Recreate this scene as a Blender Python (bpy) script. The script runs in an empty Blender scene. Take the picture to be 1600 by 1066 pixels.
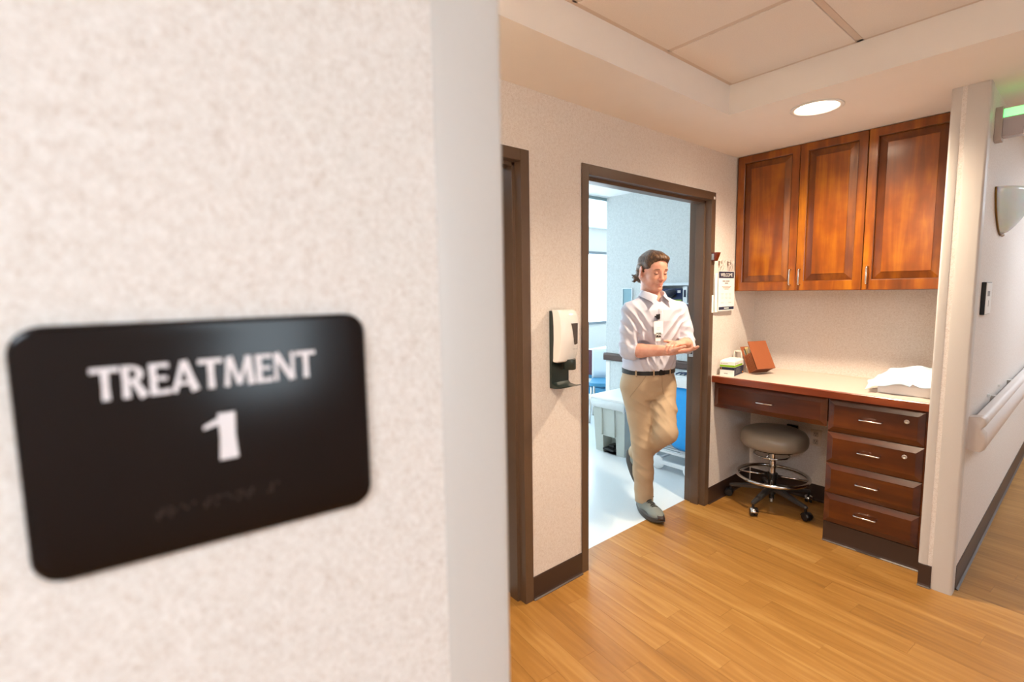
import bpy, bmesh, math, random
import numpy as np
from mathutils import Vector, Matrix

random.seed(7)
S = bpy.context.scene
C = S.collection
PI = math.pi

# ------------------------------------------------------------------ camera, world, exposure
YAW, PITCH, ROLL, FPX = 0.8795, -0.1013, -0.0150, 770.81
CAM = Vector((0, 0, 1.5))
fw = Vector((-math.sin(YAW) * math.cos(PITCH), math.cos(YAW) * math.cos(PITCH), math.sin(PITCH)))
rt = fw.cross(Vector((0, 0, 1))).normalized()
up = rt.cross(fw)
r2 = math.cos(ROLL) * rt + math.sin(ROLL) * up
u2 = -math.sin(ROLL) * rt + math.cos(ROLL) * up
cd = bpy.data.cameras.new('camera')
cd.sensor_width = 36.0
cd.lens = 36.0 * FPX / 1600.0
cd.clip_start = 0.02
cd.dof.use_dof = True
cd.dof.focus_distance = 3.0
cd.dof.aperture_fstop = 3.0
cam = bpy.data.objects.new('camera', cd)
m = Matrix((r2, u2, -fw)).transposed().to_4x4()
m.translation = CAM
cam.matrix_world = m
C.objects.link(cam)
S.camera = cam

w = bpy.data.worlds.new('world')
S.world = w
w.use_nodes = True
w.node_tree.nodes['Background'].inputs[0].default_value = (0.75, 0.87, 1.0, 1)
w.node_tree.nodes['Background'].inputs[1].default_value = 1.0

S.view_settings.view_transform = 'Standard'
S.view_settings.look = 'None'
S.view_settings.gamma = 1.0
S.view_settings.use_curve_mapping = False
S.view_settings.exposure = 1.3

# strengths of the lamps and windows (radiance of their glowing faces)
WARM = (1.0, 0.82, 0.61)
COOL = (0.78, 0.89, 1.0)
DAY = (0.72, 0.89, 1.0)
E_DOWN = 14.0      # glowing lens
P_DOWN = 66.0      # power of the lamp inside
E_TROFFER = 14.3
E_TROFFER_ROOM = 0.95
E_WINDOW = 3.6
E_WINDOW_HALL = 5.0


# ------------------------------------------------------------------ helpers
def lin(h):
    if isinstance(h, str):
        h = h.lstrip('#')
        c = [int(h[i:i + 2], 16) / 255 for i in (0, 2, 4)]
        return tuple((x / 12.92 if x <= .04045 else ((x + .055) / 1.055) ** 2.4) for x in c) + (1,)
    return tuple(h) + ((1,) if len(h) == 3 else ())


class NT:
    def __init__(s, name):
        s.m = bpy.data.materials.new(name)
        s.m.use_nodes = True
        s.n = s.m.node_tree.nodes
        s.l = s.m.node_tree.links
        s.b = s.n['Principled BSDF']

    def node(s, t, **kw):
        n = s.n.new(t)
        for k, v in kw.items():
            if k.startswith('i_'):
                n.inputs[k[2:].replace('_', ' ')].default_value = v
            else:
                setattr(n, k, v)
        return n

    def link(s, a, b):
        s.l.new(a, b)

    def ramp(s, fac, stops):
        r = s.node('ShaderNodeValToRGB')
        e = r.color_ramp.elements
        while len(e) < len(stops):
            e.new(.5)
        for i, (p, c) in enumerate(stops):
            e[i].position = p
            e[i].color = lin(c)
        s.link(fac, r.inputs[0])
        return r.outputs[0]

    def coords(s, scale=(1, 1, 1), rnd=False):
        t = s.node('ShaderNodeTexCoord')
        mp = s.node('ShaderNodeMapping')
        mp.inputs['Scale'].default_value = scale
        s.link(t.outputs['Object'], mp.inputs['Vector'])
        if rnd:
            oi = s.node('ShaderNodeObjectInfo')
            mm = s.node('ShaderNodeMath', operation='MULTIPLY')
            mm.inputs[1].default_value = 37.0
            s.link(oi.outputs['Random'], mm.inputs[0])
            cb = s.node('ShaderNodeCombineXYZ')
            for k in range(3):
                s.link(mm.outputs[0], cb.inputs[k])
            s.link(cb.outputs[0], mp.inputs['Location'])
        return mp.outputs[0]

    def noise(s, vec, scale, detail=3, rough=.5, dist=0):
        n = s.node('ShaderNodeTexNoise')
        n.inputs['Scale'].default_value = scale
        n.inputs['Detail'].default_value = detail
        n.inputs['Roughness'].default_value = rough
        n.inputs['Distortion'].default_value = dist
        if vec is not None:
            s.link(vec, n.inputs['Vector'])
        return n.outputs['Fac']

    def bump(s, h, strength=.2, dist=.002):
        b = s.node('ShaderNodeBump')
        b.inputs['Strength'].default_value = strength
        b.inputs['Distance'].default_value = dist
        s.link(h, b.inputs['Height'])
        s.link(b.outputs[0], s.b.inputs['Normal'])

    def set(s, **kw):
        for k, v in kw.items():
            s.b.inputs[k.replace('_', ' ')].default_value = v
        return s


def plain(name, col, rough=.5, metal=0, var=.06, scale=40, bump=0, coat=0, spec=.5):
    t = NT(name)
    v = t.coords()
    c = lin(col)
    f = t.noise(v, scale, 3)
    a = tuple(max(0, x * (1 - var)) for x in c[:3])
    b = tuple(min(1, x * (1 + var)) for x in c[:3])
    r = t.node('ShaderNodeMix', data_type='RGBA')
    r.inputs['A'].default_value = a + (1,)
    r.inputs['B'].default_value = b + (1,)
    t.link(f, r.inputs['Factor'])
    t.link(r.outputs['Result'], t.b.inputs['Base Color'])
    t.set(Roughness=rough, Metallic=metal, Coat_Weight=coat, Specular_IOR_Level=spec)
    if bump:
        t.bump(t.noise(v, scale * 4, 2), bump, .001)
    return t.m


def wallcover(name, c0, c1, c2, scale=210):
    t = NT(name)
    v = t.coords()
    f = t.noise(v, scale, 3, .62, .6)
    g = t.noise(v, scale * .28, 2, .5)
    ad = t.node('ShaderNodeMath', operation='MULTIPLY_ADD')
    ad.inputs[1].default_value = .35
    t.link(g, ad.inputs[0])
    t.link(f, ad.inputs[2])
    col = t.ramp(ad.outputs[0], [(.45, c0), (.66, c1), (.86, c2)])
    t.link(col, t.b.inputs['Base Color'])
    t.set(Roughness=.62, Specular_IOR_Level=.3)
    t.bump(f, .35, .0015)
    return t.m


def wood(name, dark, mid, light, axis, rough=.28, coat=.35, blotch=.4, rnd=True):
    """stained wood, grain along the given axis"""
    t = NT(name)
    sc = [9, 9, 9]
    sc[axis] = .9
    v = t.coords(tuple(sc), rnd)
    f = t.noise(v, 1.5, 3, .5, .5)
    sc2 = [70, 70, 70]
    sc2[axis] = 3
    g = t.noise(t.coords(tuple(sc2), rnd), 2, 3, .6)
    h = t.noise(t.coords((5, 5, 5), rnd), 1.3, 3, .55)
    a = t.node('ShaderNodeMath', operation='MULTIPLY_ADD')
    a.inputs[1].default_value = .10
    t.link(g, a.inputs[0])
    t.link(f, a.inputs[2])
    b = t.node('ShaderNodeMath', operation='MULTIPLY_ADD')
    b.inputs[1].default_value = blotch
    t.link(h, b.inputs[0])
    t.link(a.outputs[0], b.inputs[2])
    k = .55 + .5 * blotch
    col = t.ramp(b.outputs[0], [(k - .42, dark), (k - .02, mid), (k + .34, light)])
    t.link(col, t.b.inputs['Base Color'])
    t.set(Roughness=rough, Coat_Weight=coat, Coat_Roughness=.18)
    t.bump(g, .06, .0006)
    return t.m


def emis(name, col, strength):
    t = NT(name)
    c = lin(col)
    t.set(Base_Color=(.9, .9, .9, 1), Roughness=.4)
    t.b.inputs['Emission Color'].default_value = c
    t.b.inputs['Emission Strength'].default_value = strength
    return t.m


class MB:
    """collects shapes; build() links them as ONE mesh object"""

    def __init__(s):
        s.v = []
        s.f = []
        s.mi = []
        s.cur = 0

    def add(s, vs, fs):
        o = len(s.v)
        s.v += [tuple(p) for p in vs]
        s.f += [[i + o for i in f] for f in fs]
        s.mi += [s.cur] * len(fs)
        return s

    def box(s, x0, x1, y0, y1, z0, z1):
        x0, x1 = sorted((x0, x1)); y0, y1 = sorted((y0, y1)); z0, z1 = sorted((z0, z1))
        return s.add([(x0, y0, z0), (x1, y0, z0), (x1, y1, z0), (x0, y1, z0), (x0, y0, z1), (x1, y0, z1), (x1, y1, z1), (x0, y1, z1)],
                     [[0, 3, 2, 1], [4, 5, 6, 7], [0, 1, 5, 4], [1, 2, 6, 5], [2, 3, 7, 6], [3, 0, 4, 7]])

    def prism(s, poly, fn, h0, h1):
        """poly 2D points extruded h0..h1; fn(a,b,h)->xyz"""
        n = len(poly)
        vs = [fn(a, b, h0) for a, b in poly] + [fn(a, b, h1) for a, b in poly]
        fs = [list(range(n))[::-1], list(range(n, 2 * n))] + [[i, (i + 1) % n, n + (i + 1) % n, n + i] for i in range(n)]
        return s.add(vs, fs)

    def loft(s, rings, cap=True, closed=True):
        n = len(rings[0])
        vs = [p for r in rings for p in r]
        fs = []
        m_ = n if closed else n - 1
        for k in range(len(rings) - 1):
            for i in range(m_):
                j = (i + 1) % n
                fs.append([k * n + i, k * n + j, (k + 1) * n + j, (k + 1) * n + i])
        if cap:
            fs.append(list(range(n))[::-1])
            o = (len(rings) - 1) * n
            fs.append([o + i for i in range(n)])
        return s.add(vs, fs)

    def lathe(s, prof, c=(0, 0, 0), n=32, axis='z', cap=True, a0=0, a1=2 * PI):
        rings = []
        for r, h in prof:
            ring = []
            for i in range(n):
                a = a0 + (a1 - a0) * i / n
                x, y = r * math.cos(a), r * math.sin(a)
                p = {'z': (x, y, h), 'x': (h, x, y), 'y': (y, h, x)}[axis]
                ring.append((c[0] + p[0], c[1] + p[1], c[2] + p[2]))
            rings.append(ring)
        return s.loft(rings, cap)

    def tube(s, pts, r, n=10, closed=False, cap=True):
        pts = [Vector(p) for p in pts]
        rs = r if isinstance(r, (list, tuple)) else [r] * len(pts)
        rings = []
        N = len(pts)
        prev = None
        for i, p in enumerate(pts):
            if closed:
                t = pts[(i + 1) % N] - pts[i - 1]
            else:
                t = pts[min(i + 1, N - 1)] - pts[max(i - 1, 0)]
            t.normalize()
            if prev is None:
                a = Vector((0, 0, 1)) if abs(t.z) < .9 else Vector((1, 0, 0))
                u = t.cross(a).normalized()
            else:
                u = (prev - t * prev.dot(t)).normalized()
            prev = u
            v = t.cross(u)
            rings.append([tuple(p + (u * math.cos(2 * PI * k / n) + v * math.sin(2 * PI * k / n)) * rs[i]) for k in range(n)])
        if closed:
            rings.append(rings[0])
            return s.loft(rings, False)
        return s.loft(rings, cap)

    def grid(s, P):
        """P[i][j] points"""
        n, m_ = len(P), len(P[0])
        return s.add([p for r in P for p in r],
                     [[i * m_ + j, i * m_ + j + 1, (i + 1) * m_ + j + 1, (i + 1) * m_ + j] for i in range(n - 1) for j in range(m_ - 1)])

    def mesh(s, name):
        me = bpy.data.meshes.new(name)
        me.from_pydata(s.v, [], s.f)
        me.update()
        return me

    def build(s, name, mats, parent=None, smooth=False, bevel=0, seg=2, solid=0, subsurf=0, fix=True):
        me = s.mesh(name)
        if fix:
            bm = bmesh.new()
            bm.from_mesh(me)
            bmesh.ops.recalc_face_normals(bm, faces=bm.faces)
            bm.to_mesh(me)
            bm.free()
        if not isinstance(mats, (list, tuple)):
            mats = [mats]
        for mt in mats:
            me.materials.append(mt)
        if len(mats) > 1:
            me.polygons.foreach_set('material_index', s.mi)
        o = bpy.data.objects.new(name, me)
        C.objects.link(o)
        if parent:
            o.parent = parent
        if smooth:
            for p in me.polygons:
                p.use_smooth = True
        if solid:
            md = o.modifiers.new('solid', 'SOLIDIFY')
            md.thickness = solid
            md.offset = 0
        if subsurf:
            md = o.modifiers.new('sub', 'SUBSURF')
            md.levels = md.render_levels = subsurf
        if bevel:
            md = o.modifiers.new('bevel', 'BEVEL')
            md.width = bevel
            md.segments = seg
            md.limit_method = 'ANGLE'
            md.angle_limit = math.radians(40)
            md.use_clamp_overlap = True
            for p in me.polygons:
                p.use_smooth = True
            sm = o.modifiers.new('wn', 'WEIGHTED_NORMAL')
            sm.keep_sharp = False
        return o


def tag(o, label=None, cat=None, group=None, kind=None):
    if label: o['label'] = label
    if cat: o['category'] = cat
    if group: o['group'] = group
    if kind: o['kind'] = kind
    return o


def thing(name, label, cat, loc=(0, 0, 0), rotz=0, group=None):
    o = bpy.data.objects.new(name, None)
    C.objects.link(o)
    o.empty_display_size = .05
    o.location = loc
    o.rotation_euler = (0, 0, rotz)
    return tag(o, label, cat, group)


def struct(name, label=None, loc=(0, 0, 0)):
    o = bpy.data.objects.new(name, None)
    C.objects.link(o)
    o.location = loc
    return tag(o, label, None, None, 'structure')


def smoothed(o, ang=35):
    for p in o.data.polygons:
        p.use_smooth = True
    md = o.modifiers.new('es', 'EDGE_SPLIT')
    md.split_angle = math.radians(ang)
    return o


def text_obj(name, s, size, mat_, parent, mw, extrude=.0004, align='CENTER'):
    cu = bpy.data.curves.new('txt', 'FONT')
    cu.body = s
    cu.size = size
    cu.align_x = align
    cu.align_y = 'CENTER'
    cu.extrude = extrude
    cu.resolution_u = 3
    t = bpy.data.objects.new('txt', cu)
    C.objects.link(t)
    dg = bpy.context.evaluated_depsgraph_get()
    me = bpy.data.meshes.new_from_object(t.evaluated_get(dg))
    bpy.data.objects.remove(t)
    me.transform(mw)
    me.materials.clear()
    me.materials.append(mat_)
    o = bpy.data.objects.new(name, me)
    C.objects.link(o)
    o.parent = parent
    return o


def frame_mat(origin, xdir, ydir):
    x = Vector(xdir).normalized(); y = Vector(ydir).normalized(); z = x.cross(y)
    M = Matrix((x, y, z)).transposed().to_4x4()
    M.translation = origin
    return M


def rrect(a0, a1, b0, b1, r, n=6):
    pts = []
    for cx, cy, s in ((a1 - r, b1 - r, 0), (a0 + r, b1 - r, 1), (a0 + r, b0 + r, 2), (a1 - r, b0 + r, 3)):
        for i in range(n + 1):
            a = PI / 2 * (s + i / n)
            pts.append((cx + r * math.cos(a), cy + r * math.sin(a)))
    return pts


# ------------------------------------------------------------------ materials
M = {}
M['wall'] = wallcover('wallcovering_pinkish_beige', '#cbbcb0', '#ded5cd', '#e9e2dc', 330)
M['wall_fg'] = M['wall']
M['wall_plain'] = plain('painted_wall', '#e8e3dd', .6, var=.02)
M['soffit'] = plain('painted_ceiling', '#efe9e3', .7, var=.015, scale=8)
M['guard'] = plain('corner_guard_vinyl', '#c9c2bb', .42, var=.015, scale=200, bump=.08)
M['frame'] = plain('brown_frame_paint', '#5c4737', .38, var=.05, scale=30)
M['base'] = plain('brown_vinyl_base', '#3a2922', .4, var=.08, scale=20)
M['wood_v'] = wood('cherry_wood_vertical', '#381503', '#834106', '#b06a0a', 2)
M['wood_h_shaded'] = wood('cherry_wood_shaded_horizontal', '#2b0e04', '#4b1d06', '#653009', 0)  # drawer wood: weaker light under the worktop is put into these darker tones
M['wood_glaze'] = wood('cherry_wood_dark_glaze', '#2a0f02', '#673105', '#94540a', 2)
M['wood_edge'] = wood('cherry_edge_band', '#4e1d0c', '#753013', '#8f431e', 0)
M['laminate'] = plain('beige_laminate', '#dccbbd', .35, var=.03, scale=300)
M['chrome'] = plain('polished_chrome', '#d8d8d8', .15, 1, var=.02)
M['nickel'] = plain('brushed_nickel', '#cfcac4', .3, 1, var=.03)
M['black'] = plain('black_plastic', '#141414', .35, var=.1)
M['white'] = plain('white_plastic', '#eceae6', .3, var=.01)
M['ivory'] = plain('ivory_plastic', '#d9c9b8', .4, var=.02)
M['tile'] = plain('ceiling_tile_fibre', '#e8dfd7', .85, var=.10, scale=260, bump=.5)
M['tbar'] = plain('ceiling_grid_metal', '#d5c4b6', .5, var=.02)
M['vinyl'] = plain('white_sheet_vinyl', '#d5dcde', .22, var=.06, scale=140)
M['paper'] = plain('white_paper', '#f1efec', .6, var=.01)
M['navy'] = plain('navy_print', '#1c2340', .5, var=.02)
M['grey_print'] = plain('grey_print', '#8f8d8d', .6, var=.02)
M['red_print'] = plain('red_brown_print', '#b07a68', .6, var=.02)


def plank_mat():
    t = NT('oak_plank')
    oi = t.node('ShaderNodeObjectInfo')
    v = t.coords((1.6, 16, 1), True)
    f = t.noise(v, 1.1, 4, .5, 1.2)
    wv = t.node('ShaderNodeTexWave', wave_type='BANDS', bands_direction='Y')
    wv.inputs['Scale'].default_value = 1.1
    wv.inputs['Distortion'].default_value = 9
    wv.inputs['Detail'].default_value = 3
    wv.inputs['Detail Scale'].default_value = .7
    t.link(t.coords((.9, 9, 1), True), wv.inputs['Vector'])
    g = t.noise(t.coords((5, 120, 1), True), 1.5, 3, .6)
    a = t.node('ShaderNodeMath', operation='MULTIPLY_ADD')
    a.inputs[1].default_value = .08
    t.link(wv.outputs['Fac'], a.inputs[0]); t.link(f, a.inputs[2])
    b = t.node('ShaderNodeMath', operation='MULTIPLY_ADD')
    b.inputs[1].default_value = .10
    t.link(g, b.inputs[0]); t.link(a.outputs[0], b.inputs[2])
    c = t.node('ShaderNodeMath', operation='MULTIPLY_ADD')
    c.inputs[1].default_value = .22
    t.link(oi.outputs['Random'], c.inputs[0]); t.link(b.outputs[0], c.inputs[2])
    col = t.ramp(c.outputs[0], [(.34, '#835826'), (.56, '#98692f'), (.74, '#a27236'), (.98, '#b28548')])
    t.link(col, t.b.inputs['Base Color'])
    t.set(Roughness=.36, Specular_IOR_Level=.45)
    t.bump(g, .05, .0004)
    return t.m


M['plank'] = plank_mat()

# ------------------------------------------------------------------ the setting
XA, YB, XC, XS, YP = -1.6914, 3.765, -0.3904, -0.5176, 3.0555   # left wall, alcove back wall, corridor wall, alcove side wall, pillar end
YG = 0.3126          # end of the foreground wall
HC, HT = 2.384, 2.53  # soffit height, tray ceiling height
XR = -1.832          # back of left wall / floor change
TOP = 2.75
D1 = (0.348, 1.508)  # outer edges of door frames
D2 = (1.855, 3.145)
HD = 2.118
FW = .05

mb = MB()
FI = FW - .015
for y0, y1, z0, z1 in ((-.6, D1[0] + FI, 0, TOP), (D1[0] + FI, D1[1] - FI, HD - FI, TOP), (D1[1] - FI, D2[0] + FI, 0, TOP),
                       (D2[0] + FI, D2[1] - FI, HD - FI, TOP), (D2[1] - FI, YB, 0, TOP)):
    mb.box(XR, XA, y0, y1, z0, z1)
tag(mb.build('wall_left', M['wall']), 'beige speckled wall with two brown door frames', kind='structure')
tag(MB().box(XR, XS, YB, YB + .14, 0, TOP).build('wall_back', M['wall']), 'beige speckled wall behind the desk alcove', kind='structure')
tag(MB().box(XR, XC, -3.6, YG, 0, TOP).build('wall_front', M['wall_fg']), 'blurred beige speckled wall carrying the black room sign', kind='structure')
tag(MB().box(XS, XC, YP, 9.0, 0, TOP).build('wall_corridor', M['wall']), 'pale corridor wall with handrail on the right', kind='structure')
# opposite side of the corridor, with a window
WX = 2.05
wy0, wy1, wz0, wz1 = .30, .92, 1.12, 2.1
mb = MB().box(WX, WX + .14, -3.6, wy0, 0, TOP).box(WX, WX + .14, wy1, 9.0, 0, TOP).box(WX, WX + .14, wy0, wy1, 0, wz0).box(WX, WX + .14, wy0, wy1, wz1, TOP)
tag(mb.build('wall_right', M['wall']), kind='structure')
tag(MB().box(XC, WX, 9.0, 9.14, 0, TOP).build('wall_far', M['wall']), kind='structure')
tag(MB().box(XC, WX, -3.74, -3.6, 0, TOP).build('wall_rear', M['wall']), kind='structure')
win = struct('window_2')
mb = MB()
for a in ((wy0, wy0 + .035, wz0, wz1), (wy1 - .035, wy1, wz0, wz1), (wy0, wy1, wz0, wz0 + .035), (wy0, wy1, wz1 - .035, wz1)):
    mb.box(WX + .02, WX + .09, a[0], a[1], a[2], a[3])
mb.build('window_frame', M['guard'], win)
MB().box(WX + .05, WX + .056, wy0 + .035, wy1 - .035, wz0 + .035, wz1 - .035).build('pane', emis('daylit_glass_hall', DAY, E_WINDOW_HALL), win)

# ceiling: lowered soffit around a raised tray of lay-in tiles
TX0, TX1, TY0, TY1 = -1.313, 1.25, .80, 2.56
mb = MB()
mb.box(XR - .0, TX0, -3.7, 9.1, HC, TOP + .05).box(TX1, WX + .1, -3.7, 9.1, HC, TOP + .05)
mb.box(TX0, TX1, -3.7, 0.2, HC, TOP + .05)
# far soffit, with the hole of the recessed lamp left open (built as an octagon-sided well)
LP = (-.991, 2.808)
LP2 = (-.991, .48)


def soffit_with_well(mb, x0, x1, y0, y1, c, r, n=24):
    """slab z HC..TOP with a round well of radius r at c"""
    ring = [(c[0] + r * math.cos(2 * PI * i / n), c[1] + r * math.sin(2 * PI * i / n)) for i in range(n)]

    def outer(a):
        dx, dy = math.cos(a), math.sin(a)
        h = r * 1.3 / max(abs(dx), abs(dy))
        return (c[0] + dx * h, c[1] + dy * h)
    out = [outer(2 * PI * i / n) for i in range(n)]
    vs = [(x, y, HC) for x, y in ring] + [(x, y, HC) for x, y in out] + [(x, y, HC + .09) for x, y in ring]
    fs = [[i, (i + 1) % n, n + (i + 1) % n, n + i] for i in range(n)] + [[i, (i + 1) % n, 2 * n + (i + 1) % n, 2 * n + i] for i in range(n)]
    mb.add(vs, fs)
    k = r * 1.3
    mb.box(x0, c[0] - k, y0, y1, HC, TOP + .05).box(c[0] + k, x1, y0, y1, HC, TOP + .05)
    mb.box(c[0] - k, c[0] + k, y0, c[1] - k, HC, TOP + .05).box(c[0] - k, c[0] + k, c[1] + k, y1, HC, TOP + .05)
    mb.box(c[0] - k, c[0] + k, c[1] - k, c[1] + k, HC + .09, TOP + .05)


mb.box(TX0, TX1, 3.4, 9.1, HC, TOP + .05)
soffit_with_well(mb, TX0, TX1, TY1, 3.4, LP, .098)
soffit_with_well(mb, TX0, TX1, .2, TY0, LP2, .098)
mb.box(TX0, TX1, TY0, TY1, HT + .03, TOP + .05)
ceil = tag(mb.build('ceiling', M['soffit']), 'cream ceiling with lowered soffit around a raised tile tray', kind='structure')
gx = [TX0, -.745, -.135, .475, 1.085, TX1]
gy = [TY0, 1.39, 1.985, TY1]
for i in range(len(gx) - 1):
    for j in range(len(gy) - 1):
        x0 = gx[i] + (.020 if i == 0 else .014); x1 = gx[i + 1] - (.020 if i == len(gx) - 2 else .014)
        y0 = gy[j] + (.020 if j == 0 else .014); y1 = gy[j + 1] - (.020 if j == len(gy) - 2 else .014)
        MB().box(x0, x1, y0, y1, HT - .003, HT + .012).build('ceiling_tile', M['tile'], ceil, bevel=.002, seg=1)
for x in gx[1:-1]:
    MB().box(x - .012, x + .012, TY0, TY1, HT, HT + .02).build('grid_bar', M['tbar'], ceil)
for y in gy[1:-1]:
    for i in range(len(gx) - 1):
        MB().box(gx[i] + .012, gx[i + 1] - .012, y - .012, y + .012, HT, HT + .02).build('grid_bar', M['tbar'], ceil)
mb = MB().box(TX0, TX0 + .02, TY0, TY1, HT, HT + .02).box(TX1 - .02, TX1, TY0, TY1, HT, HT + .02)
mb.box(TX0 + .02, TX1 - .02, TY0, TY0 + .02, HT, HT + .02).box(TX0 + .02, TX1 - .02, TY1 - .02, TY1, HT, HT + .02)
mb.build('edge_moulding', M['tbar'], ceil)

# floor: sub-floor and separate oak planks
floor = tag(MB().box(XR, WX + .1, -3.7, 9.1, -.08, -.004).build('floor', plain('wood_subfloor', '#b8823f', .4)), 'golden oak plank floor of the hall', kind='structure')


def clip(poly, f):
    out = []
    for i in range(len(poly)):
        a, b = poly[i], poly[(i + 1) % len(poly)]
        da, db = f(a), f(b)
        if da >= 0: out.append(a)
        if (da >= 0) != (db >= 0):
            t = da / (da - db)
            out.append((a[0] + t * (b[0] - a[0]), a[1] + t * (b[1] - a[1])))
    return out


PW, PL, ANG = .1016, .914, math.radians(-5)
ca, sa = math.cos(ANG), math.sin(ANG)
rp = random.Random(3)
shared = None
cnt = 0
for r in range(-6, 66):
    off = rp.random() * PL
    for k in range(-4, 4):
        a0, b0 = k * PL + off, .55 + r * PW
        poly = [(a0 + .0003, b0 + .0003), (a0 + PL - .0003, b0 + .0003), (a0 + PL - .0003, b0 + PW - .0003), (a0 + .0003, b0 + PW - .0003)]
        wp = [(x * ca - y * sa, x * sa + y * ca) for x, y in poly]
        q = wp
        for f in (lambda p: p[0] - XR, lambda p: 1.15 - p[0], lambda p: p[1] - .75, lambda p: 6.6 - p[1]):
            q = clip(q, f)
            if len(q) < 3: break
        if len(q) < 3: continue
        if all(p[1] > YP + .05 and p[0] < XC - .0 for p in q) and min(p[1] for p in q) > YB: continue
        if max(p[0] for p in q) < XC and min(p[1] for p in q) > YB - .02: continue
        # local frame at the plank's own corner so that its grain runs along it
        cx, cy = wp[0]
        lp = [((x - cx) * ca + (y - cy) * sa, -(x - cx) * sa + (y - cy) * ca) for x, y in q]
        full = len(q) == 4 and max(abs(p[0] - s_[0]) + abs(p[1] - s_[1]) for p, s_ in zip(q, wp)) < 1e-6
        if full and shared:
            o = bpy.data.objects.new('plank', shared)
            C.objects.link(o)
            o.parent = floor
        else:
            o = MB().prism(lp, lambda a, b, h: (a, b, h), -.004, 0).build('plank', M['plank'], floor)
            if full: shared = o.data
        o.location = (cx, cy, 0)
        o.rotation_euler = (0, 0, ANG)
        cnt += 1
print('planks', cnt)

# baseboards (brown vinyl cove base)
BH = .115


def cove(name, p0, p1, nrm, label, parent=None, h=BH):
    """vinyl cove base from p0 to p1 (xy); nrm points into the room"""
    d = Vector((p1[0] - p0[0], p1[1] - p0[1])); L = d.length; d /= L
    n = Vector(nrm)
    prof = [(0, 0), (.016, 0), (.016, .002), (.008, .006), (.005, .014), (.0045, h - .003), (.003, h), (0, h)]
    b = MB().prism(prof, lambda a, z, t: (p0[0] + d.x * t + n.x * a, p0[1] + d.y * t + n.y * a, z), 0, L)
    o = b.build(name, M['base'], parent)
    if not parent: tag(o, label, kind='structure')
    return o


cove('baseboard_left', (XA, D1[1]), (XA, D2[0]), (1, 0), 'dark brown base between the two door frames')
cove('baseboard_alcove', (XA, D2[1]), (XA, YB), (1, 0), 'dark brown base on the left side of the desk alcove')
cove('baseboard_back', (XA + .016, YB), (-.99, YB), (0, -1), 'dark brown base behind the stool')
cove('baseboard_pillar', (XS, YP), (XC - .0765, YP), (0, -1), 'short dark brown base on the end of the pillar')
cove('baseboard_corridor', (XC, YP + .077), (XC, 5.2), (1, 0), 'dark grey brown base along the corridor wall')
cove('baseboard_corridor_far', (XC, 5.2), (XC, 9.0), (1, 0), 'far length of dark base along the corridor wall')


# corner guards
def guard(name, label, c, d1, w1, d2, w2, z0, z1, t=.0035):
    """L-shaped vinyl guard round the outside corner c; d1,d2 unit vectors along the two faces away from the corner"""
    d1 = Vector(d1); d2 = Vector(d2)
    n1, n2 = -d2, -d1      # outward normals of the faces along d1 and d2
    c = Vector(c)
    pts = []
    pts.append(c + d1 * w1)
    pts.append(c + d1 * w1 + n1 * .001)
    pts.append(c + d1 * (w1 - .009) + n1 * t)
    R = .007
    pts.append(c + d1 * R + n1 * t)
    o = c + d1 * R + d2 * R
    for i in range(1, 6):
        a = PI / 2 * i / 6
        pts.append(o + n1 * (R + t) * math.cos(a) + n2 * (R + t) * math.sin(a))
    pts.append(c + d2 * R + n2 * t)
    pts.append(c + d2 * (w2 - .009) + n2 * t)
    pts.append(c + d2 * w2 + n2 * .001)
    pts.append(c + d2 * w2)
    pts.append(c)
    o = MB().prism([tuple(p) for p in pts], lambda a, b, h: (a, b, h), z0, z1).build(name, M['guard'])
    smoothed(o, 30)
    return tag(o, label, 'corner guard')


guard('corner_guard', 'wide pale grey corner guard beside the blurred black sign', (XC, YG), (0, -1), .0755, (-1, 0), .0755, .0, HC)
guard('corner_guard', 'beige corner guard on the corridor edge of the pillar, reaching the floor', (XC, YP), (-1, 0), .0755, (0, 1), .0755, .0, HC)
guard('corner_guard', 'narrow beige corner guard on the pillar edge beside the wooden cabinets', (XS, YP), (1, 0), .034, (0, 1), .034, BH, HC)


# door frames
def frame_profile(s):
    """plan of a double-rabbeted jamb: (x, t) with t measured from the opening into the wall"""
    return [(XA + .007, FW), (XA + .007, 0), (XA - .036, 0), (XA - .036, -.016), (XA - .095, -.016), (XA - .095, 0),
            (XR - .007, 0), (XR - .007, FW), (XR, FW), (XR, .003), (XA, .003), (XA, FW)]


def doorframe(name, y0, y1, label):
    d = struct(name, label)
    prof = frame_profile(0)
    for yy, sg in ((y0 + FW, -1), (y1 - FW, 1)):
        MB().prism(prof, lambda x, t, h: (x, yy + sg * t, h), 0, HD - .0005 if 0 else HD).build('jamb', M['frame'], d, bevel=.0012, seg=1)
    MB().prism(prof, lambda x, t, h: (x, h, HD - FW + t), y0 + FW - .016 + .016, y1 - FW).build('frame_head', M['frame'], d, bevel=.0012, seg=1)
    return d


doorframe('door_1', D1[0], D1[1], 'brown metal door frame half hidden by the foreground corner guard')
d2 = doorframe('door_2', D2[0], D2[1], 'brown metal door frame around the man')
ys = D2[1] - FW
st = MB().box(XA - .100, XA - .135, ys - .002, ys - .0002, 1.03, 1.15).build('strike_plate', M['nickel'], d2)
tag(st, 'small metal strike plate')
MB().box(XA - .106, XA - .129, ys - .0026, ys - .0021, 1.105, 1.137).build('latch_hole', M['black'], d2)
MB().box(XA - .106, XA - .129, ys - .0026, ys - .0021, 1.05, 1.09).build('latch_hole', M['black'], d2)
MB().box(XA + .007, XA + .0085, D2[1] - .030, D2[1] - .012, HD - .044, HD - .028).build('frame_label', M['white'], d2)

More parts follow.
